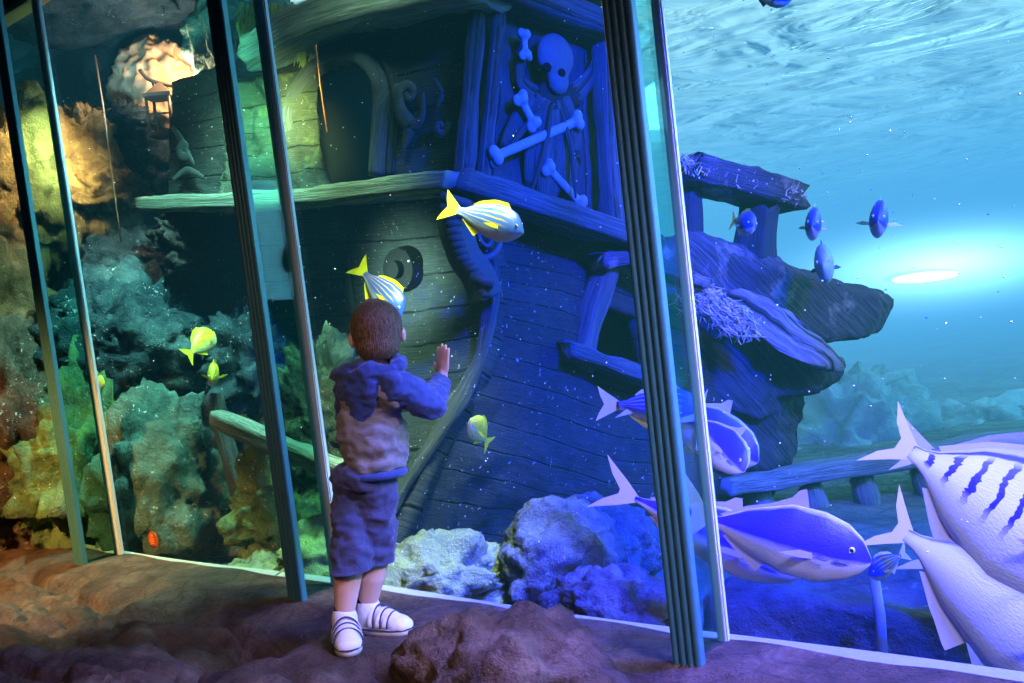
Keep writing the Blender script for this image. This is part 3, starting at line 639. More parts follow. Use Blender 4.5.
for a, b in prof: tube('upright', [ctr + V((a * hx, b * hx, -.11)), ctr + V((a * hx, b * hx, .11))], .009, LB, e, seg=6)
tube('crossbar', [ctr + V((-hx, -hx, 0)), ctr + V((hx, -hx, 0))], .006, LB, e, seg=6)
tube('bracket_arm', cr_spline([P(140, 70, 5.8), P(150, 80, 5.78), P(175, 86, 5.75), P(208, 88, 5.75)], 12), .012, LB, e, seg=8)
tube('hook', [P(152, 82, 5.78), P(157, 96, 5.76), ctr + V((0, 0, .18))], .007, LB, e, seg=6)
tag(tube('rope', [P(95, 55, 5.3), P(104, 110, 5.3), P(112, 175, 5.3), P(121, 242, 5.3)], .0045, ROPE, seg=6), 'thin rust-coloured rope hanging in the left cave', 'rope')
tag(tube('rope', [P(316, 44, 4.6), P(320, 85, 4.62), P(327, 132, 4.65)], .003, plain('rope2', (.35, .10, .03), .7), seg=6), 'thin orange rope hanging in front of the arched window', 'rope')
# ------------------------------------------------------------------ balustrade and stone base at the right
rl = empty('balustrade', P(880, 500, 5.8), 'pale fallen ship railing with stubby balusters beyond the jacks', 'railing')
beam('handrail', [P(722, 486, 5.5), P(850, 466, 5.7), P(1060, 432, 6.0)], .22, .10, WD_RAIL, rl, seed=41, rough=.02)
beam('lower_rail', [P(722, 528, 5.5), P(850, 520, 5.7), P(1060, 500, 6.0)], .2, .09, WD_RAIL, rl, seed=42, rough=.02)
for x, y in ((760, 480), (811, 473), (862, 464), (922, 455), (985, 446)):
    d = 5.55 + (x - 722) / 340 * .45; a, b = P(x - 2, y + 10, d), P(x + 10, y + 50, d); n_ = 14
    rr = [.045 + .030 * math.sin(math.pi * (k / n_)) + (.012 if k in (1, 2, 12, 13) else 0) for k in range(n_ + 1)]
    tube('baluster', [a.lerp(b, k / n_) for k in range(n_ + 1)], rr, WD_RAIL, rl, seg=14)
SB = rock_mat('stone_base', (.02, .025, .035), (.07, .085, .10), (.15, .17, .18), .2, scale=.9, bump=.4)
sb = prism('stone_base', [P(690, 556, 5.0), P(860, 545, 5.0), P(1080, 532, 5.0), P(1080, 700, 5.0), P(690, 680, 5.0)], N * .8, SB, None, rough=.05, cuts=6, bevel=.05)
tag(sb, 'low flat-faced blue stone block wall under the railing', 'stone wall')
sb = prism('stone_base', [P(700, 590, 3.3), P(800, 600, 3.2), P(900, 612, 3.1), P(1060, 622, 3.0), P(1080, 740, 3.0), P(700, 700, 3.3)], N * .5, SB, None, rough=.04, cuts=6, bevel=.05)
tag(sb, 'dark blue stone plinth right behind the bottom edge of the right pane', 'stone wall')
tag(tube('pipe', [P(874, 576, 3.05), P(880, 615, 3.0), P(884, 680, 2.95)], .016, plain('pipe', (.12, .16, .25), .5), seg=12), 'thin pale upright pipe on the stone plinth below the small striped fish', 'pipe')
# ------------------------------------------------------------------ fish
def fish_mat(name, kind):
    t = NT(name); uv = t.n('ShaderNodeUVMap').outputs[0]; sep = t.n('ShaderNodeSeparateXYZ', {'Vector': uv}); u, v = sep.outputs[0], sep.outputs[1]
    wob = math_(t, 'MULTIPLY', math_(t, 'SUBTRACT', nz(t, uv, 6, 3), .5), .08); vv = math_(t, 'ADD', v, wob)
    if kind == 'snapper':
        base = ramp(t, vv, [(0, (.42, .46, .52)), (.20, (.30, .38, .50)), (.32, (.02, .08, .40)), (1, (.006, .03, .30))])
        st = ramp(t, math_(t, 'SINE', math_(t, 'MULTIPLY', vv, 44.0)), [(.0, 0.0), (.5, 0.0), (.75, 1.0)])
        md = ramp(t, vv, [(.28, 0.0), (.36, 1.0), (.9, 1.0), (.98, .3)]); st = math_(t, 'MULTIPLY', st, md)
        st = math_(t, 'MULTIPLY', st, ramp(t, u, [(.0, 1.0), (.68, 1.0), (.80, 0.0)]))
        c = mixc(t, st, base, (.34, .24, .035))
    elif kind == 'jack':
        base = ramp(t, vv, [(0, (.80, .78, .88)), (.34, (.58, .56, .72)), (.46, (.04, .03, .60)), (.93, (.02, .02, .75)), (1, (.55, .5, .75))])  # blue light falling on the back is painted into its colour
        pat = ramp(t, nz(t, uv, 5, 4), [(.50, 0.0), (.56, 1.0)]); pat = math_(t, 'MULTIPLY', pat, ramp(t, u, [(.55, 0.0), (.75, 1.0)])); pat = math_(t, 'MULTIPLY', pat, ramp(t, v, [(.2, 0.0), (.35, 1.0), (.6, 0.0)]))
        c = mixc(t, pat, base, (.05, .06, .2))
    elif kind == 'barred':
        base = ramp(t, vv, [(0, (.62, .60, .72)), (.5, (.72, .70, .85)), (.8, (.50, .48, .70)), (1, (.30, .28, .6))])
        b2 = math_(t, 'SINE', math_(t, 'ADD', math_(t, 'MULTIPLY', u, 66.0), math_(t, 'MULTIPLY', nz(t, uv, 7, 3), 5.0)))
        bar = ramp(t, b2, [(.0, 0.0), (.58, 0.0), (.72, 1.0)]); bar = math_(t, 'MULTIPLY', bar, ramp(t, v, [(.26, 0.0), (.44, 1.0), (.80, 1.0), (.88, 0.0)]))
        line = ramp(t, vv, [(.86, 0.0), (.88, 1.0), (.92, 1.0), (.94, 0.0)]); bar = math_(t, 'MAXIMUM', bar, line)
        c = mixc(t, bar, base, (.02, .02, .20))
    elif kind == 'silver':
        base = ramp(t, vv, [(0, (.50, .50, .62)), (.5, (.62, .62, .78)), (.80, (.45, .45, .68)), (.88, (.03, .03, .45)), (1, (.3, .3, .6))]); c = base
    elif kind == 'yellow':
        c = ramp(t, vv, [(0, (.85, .88, .70)), (.32, (.85, .80, .25)), (.5, (.80, .68, .02)), (1, (.50, .50, .02))])
        pt = ramp(t, nz(t, uv, 8, 3), [(.5, 0.0), (.62, .6)]); c = mixc(t, pt, c, (.25, .30, .05))
    elif kind == 'dark':
        c = ramp(t, vv, [(0, (.70, .55, .65)), (.22, (.4, .35, .6)), (.32, (.02, .03, .20)), (1, (.01, .02, .16))])
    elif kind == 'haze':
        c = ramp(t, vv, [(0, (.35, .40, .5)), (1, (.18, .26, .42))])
    p = t.n('ShaderNodeBsdfPrincipled', {'Base Color': c, 'Roughness': .42, 'Specular IOR Level': .5,
        'Normal': t.n('ShaderNodeBump', {'Strength': .15, 'Distance': .004, 'Height': t.n('ShaderNodeTexVoronoi', {'Vector': uv, 'Scale': 60.0}).outputs['Distance']}).outputs[0]})
    return t.surf(p.outputs[0])
FM = {k: fish_mat('fish_' + k, k) for k in ('snapper', 'jack', 'barred', 'silver', 'yellow', 'dark', 'haze')}
def fin_mat(name, col, tr=.35):
    t = NT(name); d = t.n('ShaderNodeBsdfPrincipled', {'Base Color': c4(col), 'Roughness': .5}); q = t.n('ShaderNodeBsdfTranslucent', {'Color': c4(col)})
    return t.surf(t.n('ShaderNodeMixShader', {0: tr, 1: d.outputs[0], 2: q.outputs[0]}).outputs[0])
YF = fin_mat('yellow_fin', (.85, .80, .03)); LF = fin_mat('lilac_fin', (.62, .56, .72)); PYF = fin_mat('pale_yellow_fin', (.80, .72, .35)); DF = fin_mat('dark_fin', (.05, .06, .25)); WF = fin_mat('white_fin', (.8, .8, .8))
EYE = plain('fish_eye', (.01, .01, .015), .15); EYER = plain('fish_eye_ring', (.75, .72, .5), .3)
def lerp_tab(tab, u):
    for (a, x), (b, y) in zip(tab, tab[1:]):
        if u <= b:
            f = (u - a) / (b - a); f = f * f * (3 - 2 * f) if False else f; return x + (y - x) * f
    return tab[-1][1]
SHP = {
 'snapper': dict(top=[(0, .10), (.08, .11), (.25, .30), (.5, .47), (.68, .50), (.82, .42), (.93, .22), (1, .02)], bot=[(0, .10), (.08, .11), (.25, .27), (.5, .42), (.7, .44), (.85, .34), (.95, .16), (1, .02)], w=.42, fork=.55),
 'jack': dict(top=[(0, .05), (.07, .07), (.25, .30), (.5, .50), (.7, .50), (.84, .42), (.94, .26), (1, .04)], bot=[(0, .05), (.07, .07), (.25, .28), (.5, .46), (.72, .46), (.88, .32), (.96, .18), (1, .04)], w=.36, fork=.8),
}
def fish(label, head, tail, h, kind, finc, tailc=None, shape='snapper', up=None, cat='fish', curve=0.0, tspread=1.0, name='fish', dorsal='long', group=None, wide=1.0, pect=1.0, tf=.20):
    Hd, Tl = P(*head), P(*tail); L = (Hd - Tl).length; d = (Hd - Tl).normalized()
    upv = up or Z; y = d.cross(upv).normalized(); u_ = y.cross(d).normalized()     # y: lateral, u_: dorsal
    root = empty(name, (Hd + Tl) / 2, label, cat, group); s_ = SHP[shape]; hh = h * (head[2] / F)
    bL = L * (1 - tf * .75)
    base = Tl + d * L * tf * .75
    def ctr_(u): return base + d * (bL * u) + y * curve * L * ((1 - u) ** 2)
    bm = bmesh.new(); Lr = bm.loops.layers.uv.verify(); NS, NR = 26, 18; rings = []
    us = [((k / NS)) for k in range(NS + 1)]; us = [1 - (1 - u) ** 1.25 for u in us]
    for u in us:
        a, b = lerp_tab(s_['top'], u) * hh, lerp_tab(s_['bot'], u) * hh; w = (a + b) * .5 * s_['w'] * 1.15 * wide; c = ctr_(u); r = []
        if u < .1: w *= .6
        for k in range(NR):
            an = 2 * math.pi * k / NR; sn = math.sin(an); cs = math.cos(an)
            r.append((bm.verts.new(c + u_ * ((a if sn > 0 else b) * sn) + y * (w * cs * (1 - .12 * abs(sn)))), sn * .5 + .5))
        rings.append(r)
    for i in range(NS):
        for k in range(NR):
            k2 = (k + 1) % NR; q = (rings[i][k], rings[i][k2], rings[i + 1][k2], rings[i + 1][k]); f = bm.faces.new([x[0] for x in q])
            for l, (uu, x) in zip(f.loops, ((us[i], q[0]), (us[i], q[1]), (us[i + 1], q[2]), (us[i + 1], q[3]))): l[Lr].uv = (uu, x[1])
    bm.faces.new([x[0] for x in rings[0]][::-1]); bm.faces.new([x[0] for x in rings[-1]])
    bmesh.ops.recalc_face_normals(bm, faces=bm.faces[:]); from_bm('body', bm, FM[kind], root)
    def fin(nm, outline, mat, basep, ax, ay, th=.004):
        bm = bmesh.new(); n_ = ax.cross(ay).normalized(); a = [bm.verts.new(basep + ax * x + ay * z + n_ * th * L * .5) for x, z in outline]; b = [bm.verts.new(v.co - n_ * th * L) for v in a]
        bm.faces.new(a); bm.faces.new(b[::-1]); m = len(a)
        for k in range(m): bm.faces.new((a[k], b[k], b[(k + 1) % m], a[(k + 1) % m]))
        bmesh.ops.recalc_face_normals(bm, faces=bm.faces[:]); bmesh.ops.triangulate(bm, faces=bm.faces[:]); from_bm(nm, bm, mat, root, False)
    tb = ctr_(0.02); tdir = (ctr_(0) - ctr_(.15)).normalized(); fh = hh * s_['fork'] * .8 * tspread; tl = L * tf
    if shape == 'jack': ol = [(0, .045 * hh), (tl * .45, fh * .50), (tl * 1.15, fh * 1.05), (tl * .85, fh * .5), (tl * .52, .04 * hh), (tl * .52, -.04 * hh), (tl * .85, -fh * .5), (tl * 1.15, -fh * 1.05), (tl * .45, -fh * .50), (0, -.045 * hh)]
    else: ol = [(0, .10 * hh), (tl * .5, fh * .55), (tl * 1.1, fh * .95), (tl * .95, fh * .45), (tl * .72, 0), (tl * .95, -fh * .45), (tl * 1.1, -fh * .95), (tl * .5, -fh * .55), (0, -.10 * hh)]
    fin('tail_fin', ol, tailc or finc, tb, tdir, u_)
    def ridge(u0, u1, hs, side):
        n_ = 14; lo, hi = [], []
        for k in range(n_ + 1):
            u = u0 + (u1 - u0) * k / n_; e_ = lerp_tab(s_['top'] if side > 0 else s_['bot'], u) * hh * .94; c = ctr_(u) - ctr_(0)
            lo.append((c.dot(d), side * e_)); hi.append((c.dot(d) - .02 * L, side * (e_ + lerp_tab(hs, k / n_) * hh)))
        return lo + hi[::-1]
    c0 = ctr_(0)
    if dorsal == 'long': fin('dorsal_fin', ridge(.22, .75, [(0, .02), (.15, .10), (.5, .13), (.85, .12), (1, .02)], 1), finc, c0, d, u_)
    else: fin('dorsal_fin', ridge(.10, .62, [(0, .02), (.6, .05), (.82, .12), (.9, .36), (1, .02)], 1), finc, c0, d, u_)
    fin('anal_fin', ridge(.14, .42, [(0, .02), (.5, .10), (.85, .18), (1, .02)], -1), finc, c0, d, u_)
    for sd in (-1, 1):
        bp = ctr_(.70) + y * sd * hh * s_['w'] * .42 * wide - u_ * hh * .08
        fin('pectoral_fin', [(0, .02 * hh), (-.10 * L * pect, .03 * hh), (-.20 * L * pect, -.05 * hh), (-.10 * L * pect, -.07 * hh), (0, -.05 * hh)], finc, bp, (d + y * -sd * .55).normalized(), u_, .003)
        ep = ctr_(.885) + u_ * hh * .10; ww = (lerp_tab(s_['top'], .885) + lerp_tab(s_['bot'], .885)) * .5 * hh * s_['w'] * 1.1 * wide
        bm = bmesh.new(); ell(bm, ep + y * sd * ww * .88, (hh * .045,) * 3, sub=2); ey = from_bm('eye', bm, EYER, root)
        bm = bmesh.new(); ell(bm, ep + y * sd * (ww * .88 + hh * .022), (hh * .030,) * 3, sub=2); from_bm('pupil', bm, EYE, ey)
    return root
# dorsal direction given per fish where the photograph shows it tipped
SU = lambda a: (UP0 * (cr * math.cos(a) + 0) + RT0 * (sr + math.sin(a)))
def imup(ang): # image-up rotated clockwise by ang (radians)
    return RT0 * (math.sin(ang) * cr + math.cos(ang) * sr) + UP0 * (math.cos(ang) * cr - math.sin(ang) * sr)
fish('blue and yellow striped snapper under the ledge with bright yellow tail', (524, 233, 3.35), (446, 206, 3.45), 40, 'snapper', YF, up=imup(.33))
fish('striped yellow-tailed snapper diving just above the head of the child', (402, 316, 3.7), (358, 266, 3.8), 34, 'snapper', YF, up=imup(.9))
fish('yellow fish turning upward near the left, above the head-on one', (214, 332, 4.8), (187, 356, 4.6), 26, 'yellow', YF, up=imup(-.5))
fish('small yellow fish seen head-on with both side fins spread', (212, 380, 4.55), (216, 364, 4.8), 26, 'yellow', YF, up=imup(.0), pect=1.6)
fish('small pale yellow fish in front of the curved wale', (470, 420, 3.55), (489, 444, 3.75), 26, 'yellow', YF, up=imup(.45))
fish('faint yellow fish behind the leftmost fin near the moss', (105, 384, 4.9), (75, 376, 5.0), 18, 'yellow', PYF, up=imup(.1))
fish('blue striped fish swimming behind the large fin, pale forked tail left', (706, 412, 3.2), (602, 404, 3.35), 44, 'snapper', PYF, up=imup(.05))
fish('jack with blue-lit dark back, its head right of the large fin, uppermost', (758, 462, 3.1), (640, 392, 3.3), 56, 'jack', LF, shape='jack', dorsal='short', up=imup(.55))
fish('grey-bellied jack just below the uppermost jack beside the glass fin', (744, 472, 2.95), (690, 410, 3.2), 44, 'jack', LF, shape='jack', dorsal='short', up=imup(.8))
fish('long jack with pale forked tail left of the large fin', (802, 576, 2.75), (608, 486, 3.0), 64, 'jack', LF, PYF, shape='jack', dorsal='short', up=imup(.3), tspread=.72)
fish('big jack with blue-lit back in front, full profile, centre of the right pane', (871, 562, 2.55), (680, 512, 2.75), 76, 'jack', LF, PYF, shape='jack', dorsal='short', up=imup(.22))
fish('tiny blue striped fish at the snout of the big jack', (869, 576, 2.7), (906, 552, 2.75), 26, 'snapper', WF, up=imup(-.3))
fish('white jack with bold dark bars and yellow-edged tail, cut by the right edge', (1150, 600, 2.35), (886, 436, 2.65), 170, 'barred', LF, PYF, shape='jack', dorsal='short', up=imup(.50), tf=.14, tspread=.36)
fish('pale jack swimming above and behind the barred jack', (1160, 520, 2.75), (905, 446, 2.95), 112, 'silver', LF, PYF, shape='jack', dorsal='short', up=imup(.25), tf=.14, tspread=.4)
fish('silver jack below the barred jack with thin yellow tail', (1150, 700, 2.35), (884, 520, 2.6), 150, 'silver', LF, PYF, shape='jack', dorsal='short', up=imup(.50), tf=.12, tspread=.42)
fish('lowest silver jack with yellow fins, behind the others at the right edge', (1160, 740, 2.6), (925, 545, 2.85), 130, 'silver', PYF, PYF, shape='jack', dorsal='short', up=imup(.6), tf=.12, tspread=.5)
fish('small dark fish with yellow tail in front of the rail post', (754, 226, 4.4), (732, 220, 4.6), 27, 'dark', PYF, up=imup(.1), wide=1.4)
fish('small dark blue fish seen head-on, middle of the open water', (812, 226, 4.0), (816, 222, 4.35), 37, 'dark', LF, up=imup(.08))
fish('small dark blue fish seen head-on with pale side fins spread, farthest right', (878, 221, 3.8), (880, 218, 4.1), 42, 'dark', WF, up=imup(.1), pect=2.0)
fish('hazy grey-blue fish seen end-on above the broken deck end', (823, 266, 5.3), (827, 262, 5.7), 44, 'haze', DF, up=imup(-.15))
fish('purple fish at the very top edge cut by the frame', (792, 0, 3.4), (748, -8, 3.5), 24, 'dark', DF, up=imup(.1))
# ------------------------------------------------------------------ the child
def skin_mat():
    t = NT('skin'); oc = t.n('ShaderNodeNewGeometry').outputs['Position']
    c = mixc(t, nz(t, oc, 18, 3), (.62, .36, .26), (.74, .46, .34))
    return t.surf(t.n('ShaderNodeBsdfPrincipled', {'Base Color': c, 'Roughness': .5, 'Subsurface Weight': .0, 'Specular IOR Level': .35}).outputs[0])
SKIN = skin_mat()
def cloth(name, a, b, scale=14, weave=260):
    t = NT(name); oc = t.n('ShaderNodeNewGeometry').outputs['Position']
    c = mixc(t, nz(t, oc, scale, 4), a, b)
    h = math_(t, 'ADD', math_(t, 'MULTIPLY', nz(t, oc, weave, 2), .2), nz(t, oc, 22, 4, .5, .6))
    return t.surf(t.n('ShaderNodeBsdfPrincipled', {'Base Color': c, 'Roughness': .8, 'Sheen Weight': .2, 'Specular IOR Level': .2, 'Normal': t.n('ShaderNodeBump', {'Strength': .5, 'Distance': .012, 'Height': h}).outputs[0]}).outputs[0])
JACK = cloth('grey_jacket', (.13, .15, .18), (.24, .20, .17)); NAVY = cloth('navy_cloth', (.02, .045, .16), (.04, .07, .22)); SHORT = cloth('dark_shorts', (.035, .045, .11), (.06, .065, .13)); 
WHITE = plain('white_canvas', (.75, .72, .72), .7, 0, .3, .25, .3, 60); SOLE = plain('rubber_sole', (.70, .68, .66), .6); SOCK = plain('sock', (.02, .02, .03), .9); DKT = plain('dark_trim', (.05, .05, .09), .7)
def hair_mat():
    t = NT('hair'); oc = t.n('ShaderNodeTexCoord').outputs['Object']
    g = nz(t, t.n('ShaderNodeMapping', {'Vector': oc, 'Scale': (90, 90, 14)}).outputs[0], 2.0, 4)
    c = ramp(t, g, [(.3, (.07, .045, .022)), (.7, (.26, .17, .08))])
    return t.surf(t.n('ShaderNodeBsdfPrincipled', {'Base Color': c, 'Roughness': .55, 'Normal': t.n('ShaderNodeBump', {'Strength': .8, 'Distance': .006, 'Height': g}).outputs[0]}).outputs[0])
HAIR = hair_mat()
BD = 2.88
hd = P(377, 333, BD); neck = P(377, 362, BD); fwd = N; rgt = T
RB = Matrix((rgt, fwd, Z)).transposed(); fwd_body, rgt_body = fwd, rgt; fwd = V((-.10, .99, 0)).normalized(); rgt = fwd.cross(Z); RH = Matrix((rgt, fwd, Z)).transposed()
sh_r = P(395, 386, 2.82); el_r = P(429, 404, 2.86); hand_c = WG(443, 367, -.022); wr_r = hand_c - G * .045 - nn * .012
sh_l = P(352, 386, 2.96); el_l = P(350, 420, 3.06); hand_l = P(372, 438, 3.12)
chest = P(373, 400, 2.90); belly = P(370, 440, 2.90); hip = P(364, 478, 2.90)
hip_l = P(354, 486, 2.93); hip_r = P(376, 488, 2.89)
kn_l = P(352, 555, 2.87); kn_r = P(376, 560, 2.93)
an_l = feet[0] + Z * .070 + (P(350, 620, 2.86) - P(350, 642, 2.86)) * 0 ; an_r = feet[1] + Z * .075 - RT0 * .04
F1, F2 = GZ(347, 641), GZ(370, 631); an_l = F1 + Z * .072; an_r = F2 + Z * .078
bm = bmesh.new()
ell(bm, hd + Z * .008, (.067, .076, .077), RH, 4); ell(bm, hd - Z * .045 + fwd * .018, (.054, .060, .046), RH)       # cranium and jaw
ell(bm, hd + fwd * .083 - Z * .022, (.010, .014, .012), RH)                                                       # nose
for s_ in (-1, 1):
    ell(bm, hd + rgt * s_ * .073 - Z * .012 - fwd * .004, (.010, .017, .024), RH); ell(bm, hd + rgt * s_ * .030 + fwd * .068 - Z * .035, (.022, .016, .018), RH)
ell(bm, hd + fwd * .076 - Z * .050, (.018, .008, .006), RH)
fwd, rgt = fwd_body, rgt_body
cap(bm, neck + Z * .03, .034, neck - Z * .035, .038)
ell(bm, chest, (.088, .068, .10), RB); ell(bm, belly, (.082, .070, .09), RB); ell(bm, hip, (.074, .064, .06), RB)
for a, b, c, r in ((sh_r, el_r, wr_r, 1), (sh_l, el_l, hand_l, -1)):
    cap(bm, chest.lerp(a, .6) + Z * .01, .036, a, .033); cap(bm, a, .031, b, .025); cap(bm, b, .025, c, .017)
for a, b, c in ((hip_l, kn_l, an_l), (hip_r, kn_r, an_r)):
    cap(bm, a, .052, b, .037); m_ = b.lerp(c, .35) - fwd * .006; cap(bm, b, .039, m_, .041); cap(bm, m_, .041, c, .028)
    cap(bm, c, .024, c - Z * .03, .026)
def hand(bm, wr, c, up, side, pn, curl, thumb):
    """wr wrist, c palm centre, up finger direction, side towards the little finger, pn palm facing direction"""
    R_ = Matrix((side, pn, up)).transposed()
    ell(bm, c, (.024, .011, .026), R_); cap(bm, wr, .0165, c - up * .012, .015)
    for k, (o, l) in enumerate(((-.0185, .040), (-.0062, .047), (.0062, .044), (.0185, .034))):
        b = c + side * o + up * .018; sp_ = side * (o * .32)
        d1 = (up + sp_ / .018 * .3 + pn * .10).normalized(); m1 = b + d1 * l * .5; d2 = (d1 - 0 * pn + pn * curl - pn * .06).normalized(); m2 = m1 + d2 * l * .32; d3 = (d2 + pn * curl).normalized()
        cap(bm, b - up * .010, .0068, m1, .0063); cap(bm, m1, .0063, m2, .0058); cap(bm, m2, .0058, m2 + d3 * l * .26, .0050)
    b = c - up * .012 + thumb * .016; m1 = b + (thumb * .9 + up * .5).normalized() * .018
    cap(bm, b - thumb * .006, .0085, m1, .0072); cap(bm, m1, .0072, m1 + (thumb * .35 + up + pn * .2).normalized() * .017, .0060)
gt = T
hand(bm, wr_r, hand_c, (Gd + T * .12).normalized(), gt, nn, .12, -gt)
u2 = (hand_l - el_l).normalized(); x2, y2, _ = frame(u2)
hand(bm, hand_l, hand_l + u2 * .03, u2, y2, x2, .35, -y2)
for q, dr in ((feet[0], 0), (feet[1], 1)): pass
body = remeshed('person', bm, .0035, SKIN, None, 5)
tag(body, 'small child seen from behind in hooded jacket and dark shorts, one hand on the glass', 'person')
def child(name, bm, vox, mat, parent=body, smooth=5, dispf=None): return remeshed(name, bm, vox, mat, parent, smooth, dispf)
fwd = V((-.10, .99, 0)).normalized(); rgt = fwd.cross(Z)
for s_ in (-1, 1):
    bm = bmesh.new(); ell(bm, hd + rgt * s_ * .029 + fwd * .073 + Z * .004, (.011,) * 3); ey = from_bm('eye', bm, WHITE, body)
    bm = bmesh.new(); ell(bm, hd + rgt * s_ * .029 + fwd * .079 + Z * .004, (.0062,) * 3, sub=2); from_bm('iris', bm, EYE, ey)
bm = bmesh.new(); ell(bm, hd + fwd * .081 - Z * .052, (.016, .004, .004), RH); from_bm('mouth', bm, plain('lips', (.5, .2, .18), .5), body)
# short hair: cap plus thousands of small locks
bm = bmesh.new(); ell(bm, hd + Z * .016 - fwd * .006, (.0722, .0805, .0800), RH, 4); ell(bm, hd - Z * .030 - fwd * .028, (.062, .055, .052), RH, 4)
hair = remeshed('hair', bm, .006, HAIR, body, 3)
dels = bmesh.new(); dels.from_mesh(hair.data)
rm = [v for v in dels.verts if ((v.co - hd).dot(fwd) > .045 and (v.co - hd).z < .045) or (v.co - hd).z < -.066 or (abs((v.co - hd).dot(rgt)) > .05 and (v.co - hd).z < .0 and (v.co - hd).dot(fwd) > -.018)]
bmesh.ops.delete(dels, geom=rm, context='VERTS')
dels.verts.ensure_lookup_table(); dels.normal_update(); vs = [(v.co.copy(), v.normal.copy()) for v in dels.verts]
crown = hd + Z * .09 - fwd * .03
for k in range(4200):
    p, q = random.choice(vs); tdir = (p - crown); tdir = (tdir - q * tdir.dot(q)); tdir = tdir.normalized() if tdir.length > 1e-4 else fwd
    tdir = (tdir + Quaternion(q, random.uniform(-.5, .5)) @ tdir + V((random.uniform(-.3, .3), random.uniform(-.3, .3), 0))).normalized()
    l_ = random.uniform(.010, .019); w_ = tdir.cross(q) * .0013
    a, b, c = p + q * .0005, p + tdir * l_ * .5 + q * .0038, p + tdir * l_ + q * random.uniform(.001, .005)
    v0, v1, v2, v3, v4 = (dels.verts.new(x) for x in (a - w_, a + w_, b + w_ * .8, b - w_ * .8, c)); dels.faces.new((v0, v1, v2, v3)); dels.faces.new((v3, v2, v4))
dels.to_mesh(hair.data); dels.free()
fwd, rgt = fwd_body, rgt_body
def folds(a, s1=16, s2=40):
    def f(p): return (fb(V((p.x * s1, p.y * s1, p.z * s1 * 1.5)), 3) * a + (1 - abs(noise.noise(V((p.x * s2 * .5, p.y * s2 * .5, p.z * s2))))) ** 3 * a * .5)
    return f
# jacket
bm = bmesh.new()
ell(bm, chest + Z * .02, (.102, .086, .105), RB, 4); ell(bm, P(374, 438, 2.9), (.098, .094, .11), RB, 4); ell(bm, P(376, 461, 2.9), (.090, .086, .055), RB, 4)
cap(bm, sh_l.lerp(chest, .2), .055, sh_r.lerp(chest, .2), .055); ell(bm, P(366, 428, 2.9), (.082, .086, .09), RB)
jk = child('jacket', bm, .007, JACK, dispf=folds(.012))
bm = bmesh.new(); hem = [P(374, 470, 2.9) + rgt * (.088 * math.cos(a)) + fwd * (.082 * math.sin(a)) - Z * .010 for a in [2 * math.pi * k / 32 for k in range(33)]]
add_tube(bm, hem, .012, cap=False); from_bm('hem_band', bm, NAVY, jk)
for nm, a, b, c in (('sleeve', sh_r, el_r, wr_r - Z * .0), ('sleeve', sh_l, el_l, hand_l)):
    bm = bmesh.new(); cap(bm, a.lerp(chest, .35), .054, a, .053); cap(bm, a, .051, b, .043); cap(bm, b, .044, c.lerp(b, .12), .030)
    sl = child(nm, bm, .006, NAVY, dispf=folds(.009, 20, 40))
    bm = bmesh.new(); d_ = (c - b).normalized(); q = c.lerp(b, .10); cap(bm, q - d_ * .008, .029, q + d_ * .010, .027); child('cuff', bm, .004, NAVY, sl, 3)
# hood lying on the back
bm = bmesh.new(); bk_ = -fwd
pts = [neck + rgt * (.088 * math.cos(a)) + fwd * (.050 * math.sin(a)) - Z * .018 + bk_ * .01 + Z * .016 * math.sin(a) for a in [2 * math.pi * k / 28 for k in range(29)]]
add_tube(bm, pts, .022, cap=False); ell(bm, neck + bk_ * .070 - Z * .070 - rgt * .015, (.085, .034, .068), RB, 4); ell(bm, neck + bk_ * .060 - Z * .028 - rgt * .02, (.098, .042, .036), RB, 4)
ell(bm, neck + bk_ * .070 - Z * .125 - rgt * .012, (.045, .028, .040), RB, 4)
hood = child('hood', bm, .006, NAVY, dispf=folds(.010, 20, 44))
# shorts
bm = bmesh.new(); ell(bm, hip + Z * .0, (.090, .084, .062), RB, 4)
for a, b, o in ((hip_l, kn_l, -.002), (hip_r, kn_r, .002)): cap(bm, a, .061, a.lerp(b, 1.5), .054)
sh_ = child('shorts', bm, .007, SHORT, dispf=folds(.012, 14, 34))
b_ = bmesh.new(); b_.from_mesh(sh_.data); b_.verts.ensure_lookup_table()
zc = P(360, 567, 2.89).z
bmesh.ops.bisect_plane(b_, geom=b_.verts[:] + b_.edges[:] + b_.faces[:], plane_co=V((0, 0, zc)), plane_no=V((0, 0, -1)), clear_outer=True)
b_.to_mesh(sh_.data); b_.free(); sm = sh_.modifiers.new('hem', 'SOLIDIFY'); sm.thickness = .005
